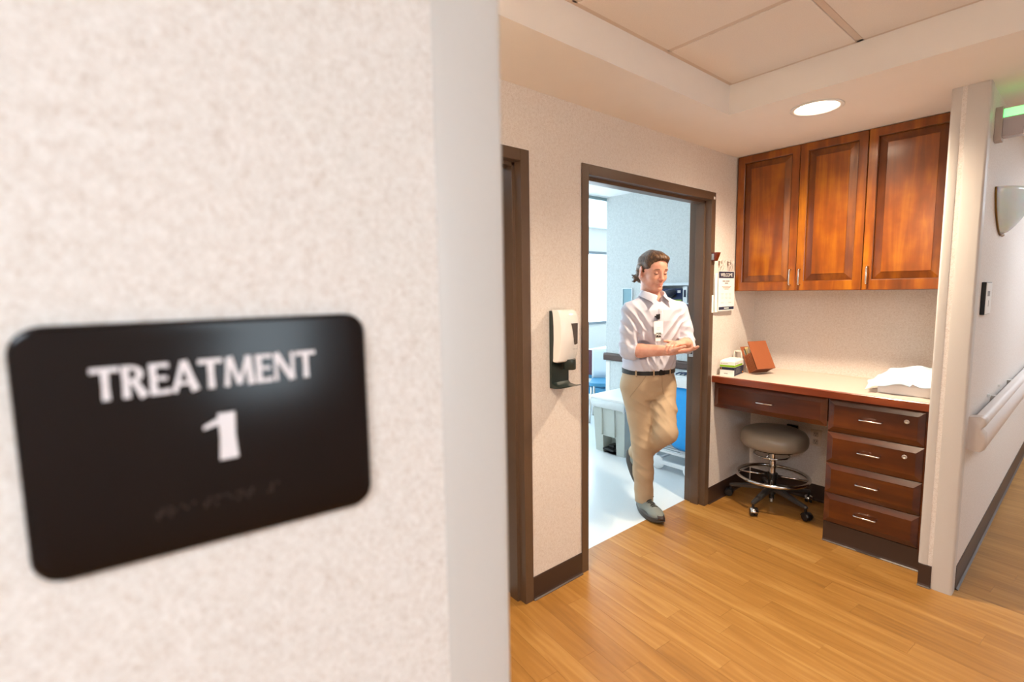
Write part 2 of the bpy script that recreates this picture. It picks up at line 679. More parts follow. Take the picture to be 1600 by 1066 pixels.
# pale door leaf of the first room, standing open
lf = struct('door_3', 'pale door leaf standing open inside the first doorway')
mb = MB().box(XR - .95, XR - .01, D1[1] - FW - .012, D1[1] - FW + .032, .008, HD - FW - .006)
mb.build('leaf', plain('pale_grey_laminate', '#cdd3d2', .4, var=.03), lf, bevel=.002)
for z in (.25, 1.0, 1.83):
    MB().lathe([(.007, z), (.007, z + .11)], (XR - .012, D1[1] - FW - .020, 0), 12).build('hinge', M['nickel'], lf)
for z in (1.72, 1.78, 1.88, 1.93):
    MB().lathe([(.004, 0), (.004, .003)], (XR - .05, D1[1] - FW - .0155, z), 10, 'y').build('screw', M['nickel'], lf)

# ------------------------------------------------------------------ treatment room shell
TXW, TYW, TH = -3.3, 4.0, 2.42
M['wall_t'] = wallcover('wallcovering_treatment', '#b4babb', '#c7cdce', '#d6dbdc', 190)
tag(MB().box(TXW, XR, TYW, TYW + .14, 0, TOP).build('wall_treatment_back', M['wall_t']), 'blue grey wall of the treatment room behind the man', kind='structure')
tag(MB().box(TXW, TXW + .14, TYW + .14, 8.0, 0, TOP).build('wall_treatment_return', M['wall_t']), kind='structure')
tag(MB().box(-5.74, XR, -.74, -.6, 0, TOP).build('wall_treatment_near', M['wall_plain']), kind='structure')
tag(MB().box(-5.74, TXW, 8.0, 8.14, 0, TOP).build('wall_treatment_end', M['wall_plain']), kind='structure')
tag(MB().box(-5.74, XR, -.74, 8.14, -.08, 0).build('floor_treatment', M['vinyl']), 'pale blue white vinyl floor of the treatment room', kind='structure')
tag(MB().box(TXW - .02, XR, -.74, TYW + .1, TH, TOP).build('ceiling_treatment', plain('white_ceiling', '#eef1f2', .7, var=.01)), kind='structure')
tag(MB().box(-5.74, TXW - .02, -.74, 8.14, 2.52, TOP).build('ceiling_window_bay', plain('white_ceiling_bay', '#eef1f2', .7, var=.01)), kind='structure')
tag(MB().box(-5.6, XR, 1.62, 1.74, 0, TOP).build('wall_treatment_partition', M['wall_plain']), kind='structure')
# window wall
zz0, zz1 = .93, 2.12
wys = [1.6, 3.2, 4.8, 7.7]
mb = MB().box(-5.74, -5.6, -.74, wys[0], 0, TOP).box(-5.74, -5.6, wys[-1], 8.14, 0, TOP)
mb.box(-5.74, -5.6, wys[0], wys[-1], 0, zz0).box(-5.74, -5.6, wys[0], wys[-1], zz1, TOP)
tag(mb.build('wall_window', M['wall_plain']), kind='structure')
w1 = struct('window_1', 'bright window at the far side of the treatment room')
M['mull'] = plain('grey_window_frame', '#7d858c', .4)
mb = MB().box(-5.68, -5.58, wys[0], wys[-1], zz0 - .02, zz0 + .025).box(-5.68, -5.58, wys[0], wys[-1], zz1 - .025, zz1 + .02)
mb.build('window_frame', M['mull'], w1)
for y in wys:
    MB().box(-5.68, -5.60, y - .025, y + .025, zz0 + .025, zz1 - .025).build('mullion', M['mull'], w1)
gl = emis('daylit_glass', DAY, E_WINDOW)
for a, b in zip(wys[:-1], wys[1:]):
    MB().box(-5.655, -5.65, a + .025, b - .025, zz0 + .025, zz1 - .025).build('pane', gl, w1)
# bumper rail, cover strips and curtain track
tag(MB().prism([(0, 0), (.018, .004), (.022, .02), (.022, .06), (.018, .076), (0, .08)], lambda a, b, h: (h, TYW - a, .768 + b), TXW - .02, XR).build(
    'bumper_rail', wood('dark_brown_rail', '#33221d', '#4b362f', '#5f473d', 0, .45, 0)), 'dark brown bumper rail on the wall behind the man', 'wall rail')
tag(MB().box(TXW - .001, TXW + .05, TYW - .003, TYW, 0, .76).build('trim_1', M['wall_plain']), kind='structure')
tag(MB().box(TXW - .05, TXW - .02, 1.0, TYW, TH - .03, TH).box(TXW - .05, TXW - .03, TYW, 7.9, TH - .03, TH + .1).build('curtain_track', plain('grey_track', '#8fa3a6', .4, .3)),
    'thin grey curtain track along the treatment room ceiling', 'track')


# ------------------------------------------------------------------ lamps of the place
def downlight(x, y, label):
    t = thing('recessed_downlight', label, 'ceiling light', (x, y, HC), 0, None)
    MB().lathe([(.098, 0), (.116, -.001), (.1165, -.004), (.113, -.006), (.099, -.0055), (.092, .004), (.088, .02)], (0, 0, 0), 40, cap=False).build('trim_ring', M['white'], t, smooth=True)
    MB().lathe([(.088, .018), (.089, .03), (.0, .034)], (0, 0, 0), 40, cap=False).build('lens', emis('warm_lamp_lens', WARM, E_DOWN), t, smooth=True)
    ld = bpy.data.lights.new('downlight_lamp', 'SPOT')
    ld.energy = P_DOWN
    ld.color = WARM
    ld.spot_size = math.radians(146)
    ld.spot_blend = .9
    ld.shadow_soft_size = .06
    lo_ = bpy.data.objects.new('lamp', ld)
    lo_.location = (0, 0, .006)
    C.objects.link(lo_)
    lo_.parent = t
    return t


downlight(LP[0], LP[1], 'glowing round recessed light in the soffit above the desk alcove')
downlight(LP2[0], LP2[1], 'second round recessed light in the near soffit, out of view')


def troffer(x, y, z, sx, sy, col, e, label):
    t = thing('ceiling_panel_light', label, 'ceiling light', (x, y, z))
    mb = MB().box(-sx / 2, -sx / 2 + .03, -sy / 2, sy / 2, -.012, 0).box(sx / 2 - .03, sx / 2, -sy / 2, sy / 2, -.012, 0)
    mb.box(-sx / 2 + .03, sx / 2 - .03, -sy / 2, -sy / 2 + .03, -.012, 0).box(-sx / 2 + .03, sx / 2 - .03, sy / 2 - .03, sy / 2, -.012, 0)
    mb.build('frame', M['white'], t)
    MB().box(-sx / 2 + .03, sx / 2 - .03, -sy / 2 + .03, sy / 2 - .03, -.008, -.002).build('diffuser', emis('panel_diffuser', col, e), t)


troffer(.70, -1.3, HC, .6, 1.2, COOL, E_TROFFER, 'square panel light in the corridor ceiling behind the viewer')
troffer(.75, 4.9, HC, .6, 1.2, COOL, E_TROFFER * .6, 'panel light in the corridor ceiling past the alcove')
troffer(.75, 7.4, HC, .6, 1.2, COOL, E_TROFFER * .6, 'farthest panel light in the corridor ceiling')
troffer(-2.75, 2.7, TH, .6, 1.2, DAY, E_TROFFER_ROOM, 'panel light in the treatment room ceiling above the man')
troffer(-2.75, .6, TH, .6, 1.2, DAY, E_TROFFER_ROOM, 'panel light in the treatment room ceiling behind the first doorway')

# ------------------------------------------------------------------ room sign on the foreground wall
sg = thing('room_sign', 'black plastic room sign reading TREATMENT 1 with rounded corners', 'sign', (XC, .06, 1.405))
M['sign'] = plain('black_sign_plastic', '#150c0a', .2, var=.05, scale=15, spec=.22)
M['sign_text'] = plain('white_sign_lettering', '#e4dcdc', .5, var=.01)
zb0, zb1 = 1.331 - 1.405, 1.325 - 1.405
pl = rrect(-.103, .103, -.0765, .079, .016, 8)
pl = [(a, b + (-.0035 * (a / .103) if b < 0 else 0)) for a, b in pl]
mb = MB()
rings = []
for sc, xx in ((1, .0005), (1, .0045), (.985, .0062), (.97, .0065)):
    rings.append([(xx, a * sc if sc > .99 else a - math.copysign((1 - sc) * .1, a), b - math.copysign((1 - sc) * .1, b) * (sc < .99)) for a, b in pl])
mb.loft(rings)
smoothed(mb.build('sign_plate', M['sign'], sg), 50)


def stroke(p0, p1, w0, w1, waist=.86):
    """flared stroke of a letter, as a polygon"""
    a, b = Vector(p0), Vector(p1)
    d = (b - a).normalized(); n = Vector((-d.y, d.x)); mid = (a + b) / 2; wm = (w0 + w1) / 2 * waist
    return [a + n * w0 / 2, mid + n * wm / 2, b + n * w1 / 2, b - n * w1 / 2, mid - n * wm / 2, a - n * w0 / 2]


def hbar(x0, x1, y0, t0, t1):
    """horizontal bar hanging at y0 (top), thickness t0 at left, t1 at right"""
    return [(x0, y0), (x1, y0), (x1, y0 - t1), ((x0 + x1) / 2, y0 - (t0 + t1) / 2 * .85), (x0, y0 - t0)]


def vstem(x, w, y0=0, y1=1):
    return stroke((x, y0), (x, y1), w, w, .82)


def arcband(cx, cy, rx, ry, a0, a1, w0, w1, n=10):
    o_, i_ = [], []
    for k in range(n + 1):
        t = k / n; a = a0 + (a1 - a0) * t
        ww = w0 + (w1 - w0) * math.sin(PI * t)
        o_.append((cx + rx * math.cos(a), cy + ry * math.sin(a)))
        i_.append((cx + (rx - ww) * math.cos(a), cy + (ry - w0) * math.sin(a)))
    return o_ + i_[::-1]


def glyph(ch):
    if ch == 'T': return .78, [hbar(.0, .78, 1, .16, .16), vstem(.39, .22, 0, .95)]
    if ch == 'E': return .62, [vstem(.13, .22), hbar(.1, .60, 1, .13, .16), hbar(.1, .54, .57, .12, .13), [(.1, 0), (.62, 0), (.62, .16), (.35, .125), (.1, .13)]]
    if ch == 'R': return .74, [vstem(.13, .22), arcband(.26, .73, .37, .27, PI / 2, -PI / 2, .11, .2), [(.1, 1), (.27, 1), (.27, .89), (.1, .89)], [(.1, .57), (.27, .57), (.27, .46), (.1, .46)], stroke((.36, .5), (.63, 0), .2, .26)]
    if ch == 'A': return .88, [stroke((.40, 1), (.08, 0), .16, .16), stroke((.42, 1), (.74, 0), .20, .26), [(.2, .33), (.62, .33), (.62, .22), (.2, .22)]]
    if ch == 'M': return 1.08, [stroke((.18, 1), (.10, 0), .14, .17), stroke((.21, 1), (.53, .05), .22, .16), stroke((.86, 1), (.53, .05), .14, .14), stroke((.86, 1), (.95, 0), .22, .25)]
    if ch == 'N': return .86, [vstem(.11, .13), vstem(.75, .14), stroke((.12, .98), (.72, .02), .24, .22)]
    if ch == '1': return .5, [stroke((.33, 0), (.33, 1), .27, .25, .85), [(.0, .70), (.24, .78), (.45, .80), (.45, 1.0), (.27, 1.0), (.20, .90), (.0, .77)]]


def word(name, s, y0, y1, z0, z1):
    xs, x = [], 0
    for ch in s:
        wd, ps = glyph(ch)
        xs.append((x, ps)); x += wd + (.03 if ch != 'A' else -.02)
    k = (y1 - y0) / x
    mb = MB()
    for x0, ps in xs:
        for i_, p in enumerate(ps):
            mb.prism([tuple(q) for q in p], lambda a, b, h: (h, y0 + (x0 + a) * k, z0 + b * (z1 - z0)), .0060, .0073 + .00012 * i_)
    return mb.build(name, M['sign_text'], sg)


word('lettering', 'TREATMENT', -.009 - .06, .1225 - .06, 1.4375 - 1.405, 1.4575 - 1.405)
word('numeral', '1', .0465 - .06, .0690 - .06, 1.387 - 1.405, 1.4195 - 1.405)
br = {'t': (2, 3, 4, 5), 'r': (1, 2, 3, 5), 'e': (1, 5), 'a': (1,), 'm': (1, 3, 4), 'n': (1, 3, 4, 5), '#': (3, 4, 5, 6), '1': (1,), ' ': ()}
mb = MB()
M['braille'] = plain('braille_dots', '#43352f', .25)
for i, ch in enumerate('treatment #1'):
    for d in br[ch]:
        yy = .018 - .06 + i * .0066 + (0 if d <= 3 else .0025); zz = 1.3615 - 1.405 - ((d - 1) % 3) * .0025
        mb.lathe([(.0009, .0063), (.0008, .0069), (.0003, .0073)], (0, yy, zz), 8, 'x')
mb.build('braille', M['braille'], sg)


# ------------------------------------------------------------------ cabinets
YF = 3.426


def bar_handle(parent, c, axis, L, y, out=.028, r=.0045):
    """bar pull; c=(x,z) of centre, stands out towards -y"""
    x, z = c
    h = L / 2
    pts = []
    for s in (-1, 1):
        seq = [(h, 0), (h, -out * .6), (h * .96, -out * .88), (h * .86, -out)]
        if s == 1: seq = seq[::-1]
        for a, d in seq:
            pts.append((x + (a * s if axis == 'x' else 0), y + d, z + (a * s if axis == 'z' else 0)))
    return MB().tube(pts, r, 10).build('handle', M['chrome'], parent, smooth=True)


def panel_door(parent, x0, x1, z0, z1, hx, mat_):
    st_, rl_t, rl_b, y = .047, .048, .060, YF
    a0, a1, b0, b1 = x0 + st_, x1 - st_, z0 + rl_b, z1 - rl_t
    # frame ring with a small moulded inner edge
    mb = MB()

    def ring(x0_, x1_, z0_, z1_, yy): return [(x0_, yy, z0_), (x1_, yy, z0_), (x1_, yy, z1_), (x0_, yy, z1_)]
    rings = [ring(x0, x1, z0, z1, y + .021), ring(x0, x1, z0, z1, y + .002), ring(x0 + .002, x1 - .002, z0 + .002, z1 - .002, y),
             ring(a0 - .004, a1 + .004, b0 - .004, b1 + .004, y), ring(a0, a1, b0, b1, y + .003), ring(a0, a1, b0, b1, y + .0125)]
    mb.loft(rings[:4], False)
    mb.cur = 1
    mb.loft(rings[3:], False)
    mb.cur = 0
    mb.add(ring(x0, x1, z0, z1, y + .021), [[0, 1, 2, 3]])
    d = mb.build('door', [mat_, M['wood_glaze']], parent)
    bw = .040
    e = .0012
    pr = [ring(a0 + e, a1 - e, b0 + e, b1 - e, y + .0120), ring(a0 + .005, a1 - .005, b0 + .005, b1 - .005, y + .0115),
          ring(a0 + bw, a1 - bw, b0 + bw, b1 - bw, y + .0035), ring(a0 + bw + .0015, a1 - bw - .0015, b0 + bw + .0015, b1 - bw - .0015, y + .0015)]
    pm = MB()
    pm.cur = 1
    pm.loft(pr, False)
    pm.cur = 0
    pm.add(pr[-1], [[0, 1, 2, 3]])
    pm.build('panel', [mat_, M['wood_glaze']], d)
    h = bar_handle(d, (hx, z0 + .085), 'z', .098, y)
    tag(h, 'slim chrome pull')
    return d


ZC0 = 1.474
cab = thing('wall_cabinet', 'glossy cherry wood two-door wall cabinet left of the single door', 'cabinet', (0, 0, 0), group=None)
MB().box(XA + .001, -.9305, YF + .022, YB, ZC0, HC).build('body', M['wood_v'], cab)
panel_door(cab, XA + .012, -1.2905, ZC0 + .002, HC - .004, -1.318, M['wood_v'])
panel_door(cab, -1.2875, -.9325, ZC0 + .002, HC - .004, -1.262, M['wood_v'])
cab2 = thing('wall_cabinet', 'glossy cherry wood single-door wall cabinet next to the pillar', 'cabinet')
MB().box(-.9295, XS - .001, YF + .022, YB, ZC0, HC).build('body', M['wood_v'], cab2)
panel_door(cab2, -.9285, XS - .012, ZC0 + .002, HC - .004, -.902, M['wood_v'])

YC, ZT = 3.1618, .905
ct = thing('countertop', 'beige laminate worktop with cherry wood front edge', 'worktop')
MB().box(XA, XS, YC + .016, YB, ZT - .036, ZT).build('top', M['laminate'], ct)
MB().prism([(0, -.043), (.0, -.004), (.004, 0), (.016, 0), (.016, -.043)], lambda a, b, h: (h, YC + a, ZT + b), XA, XS).build('edge_band', M['wood_edge'], ct)
MB().box(XA + .001, XS - .001, YB - .018, YB, ZT, ZT + .004).build('caulk_line', M['laminate'], ct)


def slab_front(parent, x0, x1, z0, z1, y, mat_, bw=.030, dp=.013, th=.02):
    def ring(i, yy): return [(x0 + i, yy, z0 + i), (x1 - i, yy, z0 + i), (x1 - i, yy, z1 - i), (x0 + i, yy, z1 - i)]
    rs = [ring(0, y + th), ring(0, y + dp), ring(bw, y + .0008), ring(bw + .001, y)]
    mb = MB().loft(rs, False)
    mb.add(rs[0], [[0, 1, 2, 3]]).add(rs[-1], [[0, 1, 2, 3]])
    return mb.build('drawer', mat_, parent)


YD = YC + .022
pd = thing('desk_drawer', 'wide cherry wood pencil drawer under the worktop, above the stool', 'drawer')
MB().box(XA + .004, -.9975, YD + .022, YD + .46, .715, ZT - .037).build('body', M['wood_h_shaded'], pd)
d = slab_front(pd, XA + .006, -.9985, .686, ZT - .050, YD, M['wood_h_shaded'])
h = bar_handle(d, (-1.343, .768), 'x', .098, YD)
ped = thing('drawer_pedestal', 'cherry wood pedestal of four locking drawers beside the stool', 'drawer unit')
PX0, PX1 = -.994, -.549
MB().box(PX0, XS - .001, YD + .021, YB - .01, .10, ZT - .037).build('body', M['wood_h_shaded'], ped)
zs = [.120, .298, .478, .664, ZT - .050]
for i in range(4):
    d = slab_front(ped, PX0 + .002, PX1 - .002, zs[i] + .002, zs[i + 1] - .002, YD, M['wood_h_shaded'])
    zc = (zs[i] + zs[i + 1]) / 2
    bar_handle(d, (-.783, zc + .004), 'x', .102, YD)
    if i >= 2:
        lk = MB().lathe([(.0115, YD + .001), (.0115, YD - .003), (.0095, YD - .0045), (.0055, YD - .0045), (.0055, YD - .0025), (.0, YD - .0025)], (-.628, 0, zc + .03), 20, 'y')
        lk.build('lock', M['nickel'], d, smooth=True)
MB().box(PX1, XS - .001, YD + .006, YD + .021, .10, ZT - .037).build('filler_strip', M['wood_h_shaded'], ped)
tb = MB().prism([(0, 0), (-.010, 0), (-.010, .002), (-.003, .007), (0, .016), (0, .118), (.02, .118), (.02, 0)], lambda a, b, h: (h, YD + .012 + a, b), PX0 + .003, XS - .001)
tag(tb.build('toe_base', M['base'], ped), 'dark vinyl toe base')

# ------------------------------------------------------------------ stool
stl = thing('rolling_stool', 'round taupe vinyl rolling stool with chrome foot ring under the desk', 'stool', (-1.40, 3.475, 0))
M['taupe'] = plain('taupe_vinyl', '#8d8172', .33, var=.04, scale=60, bump=.05)
M['castor'] = plain('black_castor', '#17161a', .3, var=.1)
M['legpaint'] = plain('dark_grey_leg', '#4c4a4a', .35, .5, var=.05)
R_ = .210
MB().lathe([(.02, .414), (.17, .414), (.195, .420), (R_ - .004, .437), (R_, .462), (R_ - .003, .493), (R_ - .018, .518), (R_ - .05, .533), (.10, .539), (.0, .541)], n=56, cap=False).build('seat', M['taupe'], stl, smooth=True)
MB().lathe([(.0, .400), (.15, .400), (.15, .413), (.0, .4138)], n=40, cap=False).build('seat_plate', M['black'], stl)
MB().tube([(.105 * math.cos(a) * 1.05 - .01, .105 * math.sin(a) * 1.05, .352 - .0 * a) for a in [2 * PI * i / 40 for i in range(40)]], .0055, 10, closed=True).build('release_ring', M['chrome'], stl, smooth=True)
mb = MB()
for a in (.6, .6 + PI * 2 / 3, .6 + PI * 4 / 3):
    mb.tube([(.108 * math.cos(a) - .01, .108 * math.sin(a), .353), (.05 * math.cos(a), .05 * math.sin(a), .385), (.02 * math.cos(a), .02 * math.sin(a), .40)], .004, 8)
mb.build('ring_spoke', M['chrome'], stl, smooth=True)
mb = MB().lathe([(.0, .03), (.016, .03), (.016, .075), (.026, .08), (.026, .2)], n=28)
smoothed(mb.build('lower_column', M['black'], stl))
mb = MB().lathe([(.0205, .2), (.0205, .31), (.0155, .312), (.0155, .40)], n=28)
smoothed(mb.build('gas_column', M['chrome'], stl))
smoothed(MB().lathe([(.014, .022), (.018, .022), (.018, .045), (.014, .045)], n=20).build('column_foot', M['chrome'], stl))
zr, rr = .205, .222
MB().tube([(rr * math.cos(2 * PI * i / 56), rr * math.sin(2 * PI * i / 56), zr) for i in range(56)], .0115, 12, closed=True).build('foot_ring', M['chrome'], stl, smooth=True)
mb = MB().lathe([(.021, .185), (.034, .187), (.034, .222), (.021, .224)], n=24)
smoothed(mb.build('ring_collar', M['black'], stl))
mb = MB()
for k in range(4):
    a = 2 * PI * k / 4 + .35
    mb.tube([(.03 * math.cos(a), .03 * math.sin(a), .205), (rr * math.cos(a), rr * math.sin(a), zr)], .006, 8)
mb.build('ring_spoke', M['chrome'], stl, smooth=True)
for k in range(5):
    a = -PI / 2 - .03 + k * 2 * PI / 5
    ca_, sa_ = math.cos(a), math.sin(a)

    def L(u, v, z): return (u * ca_ - v * sa_, u * sa_ + v * ca_, z)
    rings = []
    for u, wv, z0, z1 in ((.015, .022, .105, .140), (.10, .019, .098, .128), (.20, .016, .085, .107), (.262, .014, .078, .095), (.272, .009, .078, .092)):
        rings.append([L(u, -wv, z0), L(u, wv, z0), L(u, wv, z1 - .006), L(u, wv * .6, z1), L(u, -wv * .6, z1), L(u, -wv, z1 - .006)])
    lg = MB().loft(rings).build('leg', M['legpaint'], stl)
    ro = random.Random(k)
    th = a + 1.3 + ro.random() * 1.2
    cx, cy = .262 * ca_, .262 * sa_
    ch, sh = math.cos(th), math.sin(th)
    c = MB()
    c.lathe([(.008, .055), (.008, .082)], (cx, cy, 0), 10)
    # twin wheels and hood, axle along (ch,sh)
    ox, oy = cx + sh * .012, cy - ch * .012
    for s0, s1 in ((-.022, -.004), (.004, .022)):
        rings = []
        for rad, s_ in ((.014, s0), (.024, s0 + .001), (.0262, s0 + .006), (.0262, s1 - .006), (.024, s1 - .001), (.014, s1)):
            rings.append([(ox + ch * s_ - sh * rad * math.cos(t), oy + sh * s_ + ch * rad * math.cos(t), .0265 + rad * math.sin(t)) for t in [2 * PI * i / 24 for i in range(24)]])
        c.loft(rings)
    hood = []
    for s_ in (-.0235, .0235):
        hood.append([(ox + ch * s_ - sh * .0285 * math.cos(t), oy + sh * s_ + ch * .0285 * math.cos(t), .0265 + .0285 * math.sin(t)) for t in [.1 + (PI - .2) * i / 14 for i in range(15)]])
    castor = smoothed(c.build('castor', M['castor'], lg), 40)
    MB().loft(hood, False, False).build('hood', M['chrome'] if k in (0, 2) else M['castor'], castor, smooth=True, solid=.0015)

# ------------------------------------------------------------------ outlets under the desk
ou = thing('wall_outlet', 'beige duplex wall outlet low on the wall beside the drawers', 'outlet', (-1.2375, YB, .448))
MB().prism(rrect(-.035, .035, -.057, .057, .005), lambda a, b, h: (a, -h, b), 0, .005).build('cover_plate', M['ivory'], ou, bevel=.002)
for z in (-.027, .027):
    r_ = MB().prism(rrect(-.017, .017, z - .019, z + .019, .008), lambda a, b, h: (a, -h, b), .004, .007).build('receptacle', plain('outlet_face', '#b9a896', .4), ou)
    mb = MB()
    for x in (-.007, .007): mb.box(x - .0016, x + .0016, -.0076, -.0068, z - .004 + .004, z + .009)
    mb.lathe([(.003, -.0076), (.003, -.0068)], (0, 0, z - .009), 10, 'y')
    mb.build('slots', M['black'], r_)
cb = thing('cable_box', 'small black cable box on the wall behind the stool seat', 'box', (-1.388, YB, .49))
MB().prism(rrect(-.036, .036, -.03, .022, .004), lambda a, b, h: (a, -h, b), 0, .022).build('case', M['black'], cb, bevel=.002)
MB().box(-.028, .028, -.0228, -.022, -.004, .010).build('port_strip', plain('dark_grey', '#3a3532', .5), cb)

# ------------------------------------------------------------------ hand sanitizer dispenser
hs = thing('hand_sanitizer_dispenser', 'white and dark green wall-mounted hand sanitizer dispenser between the door frames', 'dispenser', (XA, 1.69, 1.03), 0)
M['dgreen'] = plain('dark_green_grey_plastic', '#26302c', .3, var=.06)
M['dwhite'] = plain('glossy_white_plastic', '#f0eeea', .18, var=.01)
# local: x out of the wall, y along it, z up
HW = .060
MB().prism([(0, 0), (.006, 0), (.012, .004), (.014, .02), (.014, .12), (.028, .15), (.032, .26), (.028, .35), (.02, .372), (0, .374)], lambda a, b, h: (a, h, b), -HW, HW).build('backplate', M['dgreen'], hs, bevel=.003)
rings = []
for z, dpt, hw, xb in ((.128, .060, .056, .022), (.135, .074, .059, .022), (.18, .090, .0605, .026), (.24, .102, .0615, .030), (.30, .103, .062, .030), (.345, .096, .061, .026), (.368, .084, .059, .02), (.378, .060, .055, .012)):
    ring = [(xb, -hw, z)]
    for i in range(9):
        t = -1 + 2 * i / 8
        ring.append((xb + (dpt - xb) * (1 - .30 * abs(t) ** 2.6), hw * t, z - .010 * abs(t) ** 3 * 0))
    ring.append((xb, hw, z))
    rings.append(ring)
cv = MB().loft(rings).build('cover', M['dwhite'], hs, bevel=.003)
wpts = [(-.010, .315), (.030, .315), (.028, .218), (.012, .214)]
MB().add([(.1055, a - .004, b) for a, b in wpts] + [(.100, a - .004, b) for a, b in wpts], [[0, 1, 2, 3], [7, 6, 5, 4], [0, 4, 5, 1], [1, 5, 6, 2], [2, 6, 7, 3], [3, 7, 4, 0]]).build('sight_window', plain('smoky_window', '#4b4038', .12), cv)
MB().box(.1025, .1035, -.004, .026, .1925, .1945).build('print_line', M['grey_print'], cv)
rings = []
for z, a in ((.092, .9), (.096, 1), (.136, 1), (.142, .98)):
    rings.append([(.062 + .034 * a * math.cos(t), .012 + .030 * a * math.sin(t), z + .008 * math.cos(t) * 0) for t in [2 * PI * i / 24 for i in range(24)]])
smoothed(MB().loft(rings).build('nozzle', M['dgreen'], hs), 40)
tr = MB()
rings = []
for x, hw, z0, z1 in ((.010, .058, .0, .030), (.03, .056, .0, .016), (.07, .052, .006, .014), (.11, .042, .018, .022), (.128, .022, .023, .025)):
    rings.append([(x, -hw, z0), (x, hw, z0), (x, hw, z1), (x, -hw, z1)])
tr.loft(rings)
tr.build('drip_tray', M['dgreen'], hs, bevel=.002)

# ------------------------------------------------------------------ posters on hooks
PY0, PY1 = 3.175, 3.395


def sheet(lbl, y0, y1, z0, z1, x, tilt, name='wall_poster'):
    t = thing(name, lbl, 'poster', (x, (y0 + y1) / 2, z1))
    hw, hh = (y1 - y0) / 2, z1 - z0

    def fn(a, b, h): return (h + tilt * (-b) * .06, a, b)
    MB().prism([(-hw, -hh), (hw, -hh), (hw, 0), (-hw, 0)], fn, -.0006, .0006).build('sheet', M['paper'], t)
    return t, fn, hw, hh


sheet('pale back sheet of the paper stack hung on wall hooks', PY0 - .052, PY1 - .05, 1.335, 1.585, XA + .006, .05, 'paper_sheet')
sheet('middle sheet of the paper stack hung on wall hooks', PY0 - .030, PY1 - .03, 1.338, 1.598, XA + .014, .08, 'paper_sheet')
po, fn, hw, hh = sheet('white laminated notice headed WELCOME in a navy band on wall hooks', PY0, PY1, 1.345, 1.612, XA + .022, .12)


def pbox(name, mat_, a0, a1, b0, b1, k=.0004):
    return MB().prism([(a0, b0), (a1, b0), (a1, b1), (a0, b1)], fn, .0006, .0006 + k).build(name, mat_, po)


pbox('header_band', M['navy'], -hw + .004, hw - .010, -.048, -.004)
pbox('footer_band', M['navy'], -hw + .010, hw - .004, -hh + .006, -hh + .026)
text_obj('heading', 'WELCOME', .034, M['paper'], po, frame_mat((.0026, -.004, -.027), (0, 1, 0), (-.0, 0, 1)), .0003)
mb = MB()
for b, segs in ((-.068, ((-.055, -.018), (-.012, .038))), (-.082, ((-.024, .020),))):
    for a0, a1 in segs: mb.prism([(a0, b - .0045), (a1, b - .0045), (a1, b + .0045), (a0, b + .0045)], fn, .0006, .001)
mb.build('subheading', M['grey_print'], po)
mb = MB()
for b, hw_ in ((-.104, .062), (-.113, .05), (-.122, .03)):
    mb.prism([(-hw_, b - .002), (hw_, b - .002), (hw_, b + .002), (-hw_, b + .002)], fn, .0006, .001)
mb.build('red_lines', M['red_print'], po)
mb = MB()
for a in (-.055, 0, .05):
    for k in range(5):
        b = -.150 - .009 * k; q = .018 - .003 * (k % 3)
        mb.prism([(a - q, b - .0012), (a + q, b - .0012), (a + q, b + .0012), (a - q, b + .0012)], fn, .0006, .001)
for a in (-.055, .05): mb.prism([(a - .02, -.215), (a + .02, -.215), (a + .02, -.211), (a - .02, -.211)], fn, .0006, .001)
tag(mb.build('small_lines', plain('pale_print', '#c4c2c2', .6), po), kind='stuff')
MB().prism([(-.03, -hh + .013), (.035, -hh + .013), (.035, -hh + .019), (-.03, -hh + .019)], fn, .0009, .0013).build('footer_mark', M['paper'], po)
for i, (yy, lbl) in enumerate(((3.215, 'left chrome double wall hook above the WELCOME notice'), (3.335, 'right chrome double wall hook above the WELCOME notice'))):
    hk = thing('wall_hook', lbl, 'hook', (XA, yy, 1.665))
    smoothed(MB().prism(rrect(-.008, .008, -.014, .016, .005), lambda a, b, h: (h, a, b), 0, .003).build('hook_plate', M['nickel'], hk))
    MB().tube([(.003, 0, .01), (.02, -.004, .006), (.026, -.012, -.008), (.032, -.02, .008), (.034, -.022, .02)], .0022, 8).build('prong', M['nickel'], hk, smooth=True)
    MB().tube([(.003, 0, .01), (.02, .004, .006), (.026, .012, -.008), (.032, .02, .008), (.034, .022, .02)], .0022, 8).build('prong', M['nickel'], hk, smooth=True)
    rg = thing('binder_ring', ('left' if i == 0 else 'right') + ' thin metal ring holding the hung papers', 'ring', (XA + .024, yy + .002, 1.632))
    MB().tube([(.006 * math.sin(t), .021 * math.cos(t), .021 * math.sin(t)) for t in [2 * PI * k / 28 for k in range(28)]], .0014, 6, closed=True).build('ring_wire', M['nickel'], rg, smooth=True)
# small wooden block on the door frame
wb = thing('wooden_wall_block', 'small tapered cherry wood block on the right door frame edge', 'block', (XA + .008, 3.118, 1.675))
MB().prism([(0, 0), (.024, .0), (.046, .056), (0, .056)], lambda a, b, h: (a, h, b), -.016, .022).build('block', wood('block_wood', '#3c1206', '#65240d', '#7f3418', 2), wb, bevel=.002)
MB().box(.0008, .018, -.0172, -.016, .008, .046).build('metal_plate', M['nickel'], wb)

# ------------------------------------------------------------------ things on the worktop
Z = ZT
wx = thing('wipes_box', 'white carton with green stripe and navy panels on the left of the worktop', 'box', (-1.618, 3.302, Z), math.radians(0))
# local corner box: front faces towards -y and +x
BX0, BX1, BY0, BY1, BHt = -.055, .040, -.085, .100, .098
M['wgreen'] = plain('lime_green_print', '#8ec21e', .45)
M['orange'] = plain('orange_print', '#e08a1e', .45)
M['carton'] = plain('white_carton', '#eeece8', .45, var=.01)
rt_ = math.radians(8)


